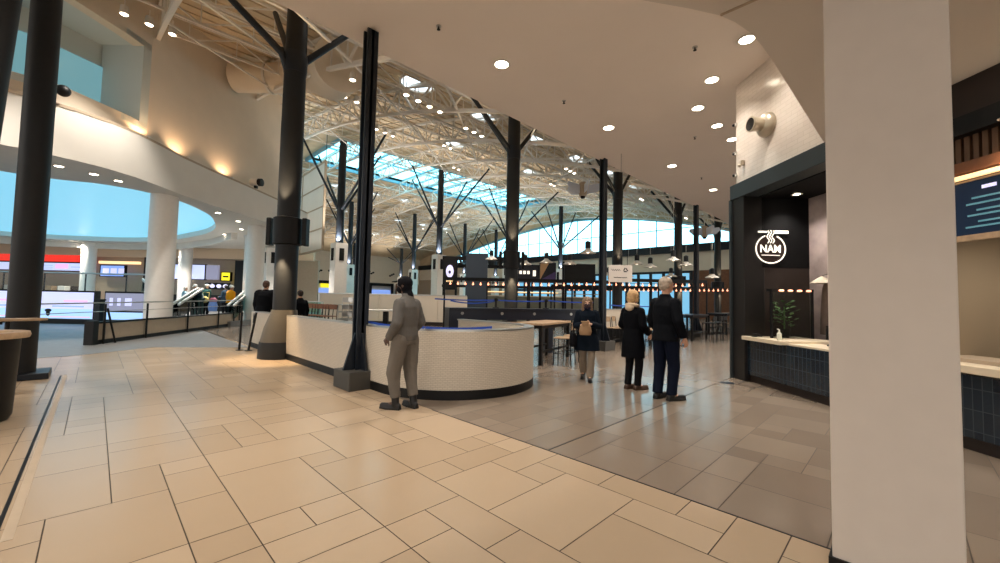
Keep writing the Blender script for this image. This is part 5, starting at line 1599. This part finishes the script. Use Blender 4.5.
# the man in grey
person('man in grey sweatshirt and sweatpants with black cap leaning by the curved low wall', (2.95, 4.70, 0), (-.88, .48),
       J=dict(headc=(-.01, .045, 1.625), ell=(-.245, -.06, 1.13), wrl=(-.20, .12, .92), elr=(.235, -.05, 1.13), wrr=(.18, .13, .92),
              hpl=(-.10, 0, .92), hpr=(.10, 0, .92), knl=(-.13, .08, .49), anl=(-.10, .05, .08), tol=(-.14, .22, .03), knr=(.11, .0, .48), anr=(.09, -.09, .08), tor=(.13, .08, .03)),
       skin=(84, 58, 46), look=.35, scale=1.0, top=dict(m=('grey_sweatshirt', rgb(98, 95, 92), .9), hem=.90, k=1.0, sr=(.078, .068, .056), bump=.016, collar=.03),
       legs=dict(m=('grey_sweatpants', rgb(112, 106, 99), .9), end=.8, r=(.112, .094, .07), bump=.018), shoes=dict(m=('black_shoe', rgb(16, 16, 18), .5), h=.13), hair=cap_hood, voxel=.0075,
       handd=dict(l=((.2, .8, -.5), (1, 0, 0), .7), r=((-.2, .8, -.5), (-1, 0, 0), .7)))
# man in black jacket
person('tall grey haired man in black jacket and dark jeans standing beside the blonde woman', (6.22, 2.60, 0), (.86, .5),
       J=dict(headc=(.0, .03, 1.64), knl=(-.11, .02, .49), anl=(-.09, -.06, .08), tol=(-.11, .12, .03), knr=(.10, .05, .50), anr=(.10, .0, .08), tor=(.14, .18, .03), wrr=(.26, .06, .89), elr=(.245, -.05, 1.13), wrl=(-.22, .14, .95)),
       skin=(198, 150, 124), look=-.35, scale=1.06, top=dict(m=('black_jacket', rgb(6, 9, 16), .75), hem=.84, k=1.04, sr=(.082, .070, .056), flare=.92, bump=.014),
       legs=dict(m=('dark_jeans', rgb(13, 20, 38), .8), r=(.112, .086, .072)), shoes=dict(m=('black_shoe', rgb(16, 16, 18), .5)), hair=short_hair((178, 162, 146), 1.02), voxel=.0075)
# blonde woman
def beige_hood(t, hp, R3, P, v):
    b = MB()
    n = P['neck']
    b.path([n + Vector((.10 * math.cos(a), .085 * math.sin(a) - .015, -.012 - .02 * math.sin(a))) for a in [2 * PI * k / 20 for k in range(21)]], .034, 10)
    b.ball(n + Vector((0, -.10, -.05)), (.09, .045, .06), 14, 8)
    bake(b, 'hood_lining', mat('beige_fleece', rgb(206, 184, 156), .9), t, v, 3)
person('blonde woman in long black coat with a beige hood lining, seen from behind', (6.50, 3.27, 0), (.82, .58),
       J=dict(knl=(-.09, .03, .49), knr=(.09, .05, .49), anl=(-.07, -.05, .08), anr=(.08, .02, .08), tol=(-.06, .13, .03), tor=(.12, .20, .03), wrl=(-.20, .15, .98), wrr=(.22, .15, .98), ell=(-.23, -.03, 1.13), elr=(.23, -.03, 1.13)),
       skin=(206, 160, 134), look=-.3, scale=.955, top=dict(m=('black_long_coat', rgb(5, 7, 13), .8), hem=.56, k=1.02, flare=1.0, sr=(.075, .064, .054)),
       legs=dict(m=('black_trousers', rgb(20, 20, 24), .8), r=(.1, .074, .062)), shoes=dict(m=('brown_shoe', rgb(70, 48, 36), .5)), hair=bob_hair((196, 158, 112), .07), extra=beige_hood, voxel=.0075)
# woman with the paper bag
def w2x(t, hp, R3, P, v):
    face_mask(t, hp, R3, P, v, mat('plum_mask', rgb(60, 44, 52), .9))
    b = MB(); b.path([P['neck'] + Vector((.085 * math.cos(a), .08 * math.sin(a), .0)) for a in [2 * PI * k / 16 for k in range(17)]], .035, 8); bake(b, 'scarf', mat('navy_scarf', rgb(24, 34, 66), .9), t, v, 3)
WLOC, WH = (6.56, 4.22, 0), (-.25, -.97)
person('woman in dark teal coat and dark mask walking with a brown paper bag', WLOC, WH,
       J=dict(headc=(0, .06, 1.60), ell=(-.235, .0, 1.12), wrl=(-.07, .22, 1.17), elr=(.235, .0, 1.12), wrr=(.09, .23, 1.14), knl=(-.09, .10, .50), anl=(-.07, .12, .08), tol=(-.08, .30, .04), knr=(.08, -.02, .47), anr=(.08, -.20, .14), tor=(.09, -.04, .035)),
       skin=(206, 164, 140), look=.1, scale=.90, top=dict(m=('dark_teal_coat', rgb(9, 20, 32), .8), hem=.62, k=1.1, flare=1.12, sr=(.08, .07, .06)),
       legs=dict(m=('stone_trousers', rgb(138, 126, 112), .85), r=(.095, .082, .074)), shoes=dict(m=('black_boot', rgb(14, 14, 16), .5), h=.1), hair=bob_hair((124, 98, 76), .15), extra=w2x, voxel=.0075,
       handd=dict(l=((.9, .35, .1), (.2, .9, 0), .8), r=((-.9, .35, -.1), (-.2, .9, 0), .8)))
wr = math.atan2(WH[1] - WH[0], WH[1] + WH[0]) - PI / 2
WM = Matrix.Translation(WLOC) @ Matrix.Rotation(wr, 4, 'Z')
t = thing('paper_bag', 'crumpled brown paper bag held at the walking woman chest', 'paper bag', tuple(WM @ Vector((.02, .30, .86))), wr)
b = MB(); b.loft([(0, 0, 0, .10, .06), (0, 0, .06, .115, .065), (0, 0, .15, .10, .05), (0, 0, .21, .06, .028), (0, 0, .25, .085, .03)], 12); bake(b, 'bag', paper, t, .007, 1, .012)
b = MB(); b.bb((-.05, .045, .17), (.05, .052, .2)); b.build('fold', paper, t)
t = thing('handbag', 'black handbag hanging at the hip of the walking woman', 'handbag', tuple(WM @ Vector((.25, .06, .62))), wr)
b = MB(); b.loft([(0, 0, 0, .06, .12), (0, 0, .05, .075, .15), (0, 0, .2, .065, .13), (0, 0, .25, .04, .11)], 16); bake(b, 'bag', black_cap, t, .01, 2)
b = MB(); b.path([(0, -.09, .24), (0, -.05, .38), (0, .05, .38), (0, .09, .24)], .01, 6); b.build('strap', black, t)

# seated pair beyond the curved wall
person('dark haired man in a black coat, seen from behind beyond the curved low wall', tuple(D(-6.62, 11.45, .05)), (-.1, 1), skin=(190, 146, 120), scale=1.04, voxel=.013,
       top=dict(m=('black_jacket', rgb(6, 9, 16), .75), hem=.6, k=1.35, flare=1.0, sr=(.10, .085, .06)), legs=dict(m=('dark_jeans', rgb(13, 20, 38), .8)), shoes=dict(m=('black_shoe', rgb(16, 16, 18), .5)), hair=short_hair((66, 42, 30)))
person('brown haired companion in black leaning close to the man in the black coat', tuple(D(-6.62, 12.2, .0)), (-.5, -.6), skin=(196, 150, 122), scale=.97, voxel=.013, look=.4,
       top=dict(m=('black_long_coat', rgb(5, 7, 13), .8), hem=.6, k=1.15), legs=dict(m=('black_trousers', rgb(20, 20, 24), .8)), shoes=dict(m=('black_shoe', rgb(16, 16, 18), .5)), hair=bob_hair((112, 68, 44), .1))
person('person in black half hidden behind the stout dark column', tuple(D(-5.72, 11.6, .0)), (-.6, .5), skin=(196, 150, 122), scale=.93, voxel=.014,
       top=dict(m=('black_long_coat', rgb(5, 7, 13), .8), hem=.6, k=1.1), legs=dict(m=('black_trousers', rgb(20, 20, 24), .8)), shoes=dict(m=('black_shoe', rgb(16, 16, 18), .5)), hair=short_hair((40, 30, 26)))
# shoppers far off in the food hall
def white_cap(t, hp, R3, P, v):
    b = MB(); b.ball(hp(0, -.01, .05), (.092, .106, .085), 16, 10, R3); b.build('cap', white_m, t, True)
    b = MB(); b.ball(hp(0, .1, .03), (.06, .06, .012), 12, 6, R3); b.build('cap_brim', white_m, t, True)
FS = dict(m=('black_shoe', rgb(16, 16, 18), .5))
DJ = dict(m=('black_trousers', rgb(20, 20, 24), .8))
person('shopper in a dark green jacket and white cap carrying a tan bag', tuple(D(-15.95, 22, .22)), (.1, 1), voxel=.016, scale=1.02, top=dict(m=('green_jacket', rgb(36, 70, 66), .8), hem=.86, k=1.25), legs=DJ, shoes=FS, hair=white_cap)
t = dthing('tan_bag', 'tan shoulder bag behind the shopper in the white cap', 'bag', -15.85, 21.72, 1.05)
b = MB(); b.ball((0, 0, .12), (.26, .1, .18), 14, 8); b.build('pouch', mat('tan_canvas', rgb(178, 160, 96), .8), t, True)
b = MB(); b.path([(-.2, .05, .15), (-.15, .12, .5), (.15, .14, .5), (.2, .05, .15)], .02, 6); b.build('strap', mat('tan_canvas', rgb(178, 160, 96), .8), t)
person('shopper in a slate blue jacket with a blue carrier bag', tuple(D(-15.1, 22.3, .22)), (-.8, .3), voxel=.016, scale=1.0, top=dict(m=('slate_jacket', rgb(52, 70, 86), .8), hem=.8, k=1.2), legs=DJ, shoes=FS, hair=short_hair((30, 26, 26)),
       J=dict(wrr=(.16, .3, 1.1), wrl=(-.16, .32, 1.1)))
t = dthing('carrier_bag', 'blue and red carrier bag held by the shopper in slate blue', 'carrier bag', -15.5, 21.9, .55)
b = MB(); b.loft([(0, 0, 0, .22, .1), (0, 0, .3, .26, .12), (0, 0, .5, .2, .06)], 14); b.build('bag', mat('blue_plastic', rgb(110, 140, 200), .5), t, True)
b = MB(); b.loft([(0, 0, .5, .2, .06), (0, 0, .62, .22, .08), (0, 0, .72, .1, .04)], 14); b.build('bag_top', mat('rose_plastic', rgb(150, 84, 104), .5), t, True)
person('shopper in a bright orange jacket and white cap beside the black kiosk', tuple(D(-13.55, 20.4, .22)), (.2, .8), voxel=.016, scale=.98, skin=(150, 108, 84), top=dict(m=('orange_jacket', rgb(236, 150, 20), .7), hem=.84, k=1.2), legs=DJ, shoes=FS, hair=white_cap)
person('server in white standing behind the sloping handrails', tuple(D(-15.5, 20.6, .22)), (-.3, -.9), voxel=.016, scale=.98, top=dict(m=('white_shirt', rgb(214, 220, 226), .8), hem=.8, k=1.15), legs=DJ, shoes=FS, hair=white_cap)
person('shopper in pale blue seen over the first sloping handrail', tuple(D(-16.35, 21, .22)), (.5, .5), voxel=.016, scale=.92, top=dict(m=('pale_blue_shirt', rgb(150, 176, 190), .8), hem=.86, k=1.1), legs=DJ, shoes=FS, hair=short_hair((210, 200, 190)))
person('shopper in grey beside the one in pale blue near the handrail', tuple(D(-15.95, 21.4, .22)), (-.5, .5), voxel=.016, scale=.9, top=dict(m=('grey_shirt', rgb(160, 160, 156), .8), hem=.86, k=1.1), legs=DJ, shoes=FS, hair=short_hair((200, 190, 180)))
t = dthing('crowd_gate', 'dark green slatted gate behind the sloping handrails', 'gate', -14.9, 19.6, .22)
b = MB()
for k in range(7):
    b.bb((-.55 + .17 * k, 0, .05), (-.47 + .17 * k, .04, .95))
b.build('slat', mat('dark_green_paint', rgb(24, 50, 48), .5), t)
b = MB(); b.bb((-.6, -.01, .95), (.62, .05, 1.05)).bb((-.6, -.01, 0), (.62, .05, .06)); b.build('frame', mat('dark_green_paint', rgb(24, 50, 48), .5), t)

for _n, _m in MATS.items():
    if any(k in _n for k in ('jacket', 'coat', 'jeans', 'trousers', 'sweat', 'knit')):
        _m.node_tree.nodes['Principled BSDF'].inputs['Specular IOR Level'].default_value = .12

# ------------------------------------------------------------------ warm world fill, added to brighten canopy and pillar from the open back
w = bpy.data.worlds.new('world')
bpy.context.scene.world = w
w.use_nodes = True
w.node_tree.nodes['Background'].inputs[0].default_value = (1.0, .93, .85, 1)
w.node_tree.nodes['Background'].inputs[1].default_value = 1.45

# ------------------------------------------------------------------ camera
cd = bpy.data.cameras.new('camera')
cam = bpy.data.objects.new('camera', cd)
COL.objects.link(cam)
cd.sensor_width = 36
cd.lens = 404 / 1000 * 36
cd.clip_start = .05
cd.clip_end = 300
RX = Matrix(((0.70629, -0.04808, -0.70629), (-0.70761, -0.01837, -0.70636), (0.02099, 0.99867, -0.04699)))
q = RX.to_quaternion(); q.normalize()
cam.matrix_world = Matrix.Translation((0, 0, 1.45)) @ q.to_matrix().to_4x4()
sc = bpy.context.scene
sc.camera = cam
vs = sc.view_settings
vs.view_transform = 'Standard'
vs.look = 'None'
vs.gamma = 1
vs.use_curve_mapping = False
vs.exposure = 0.56
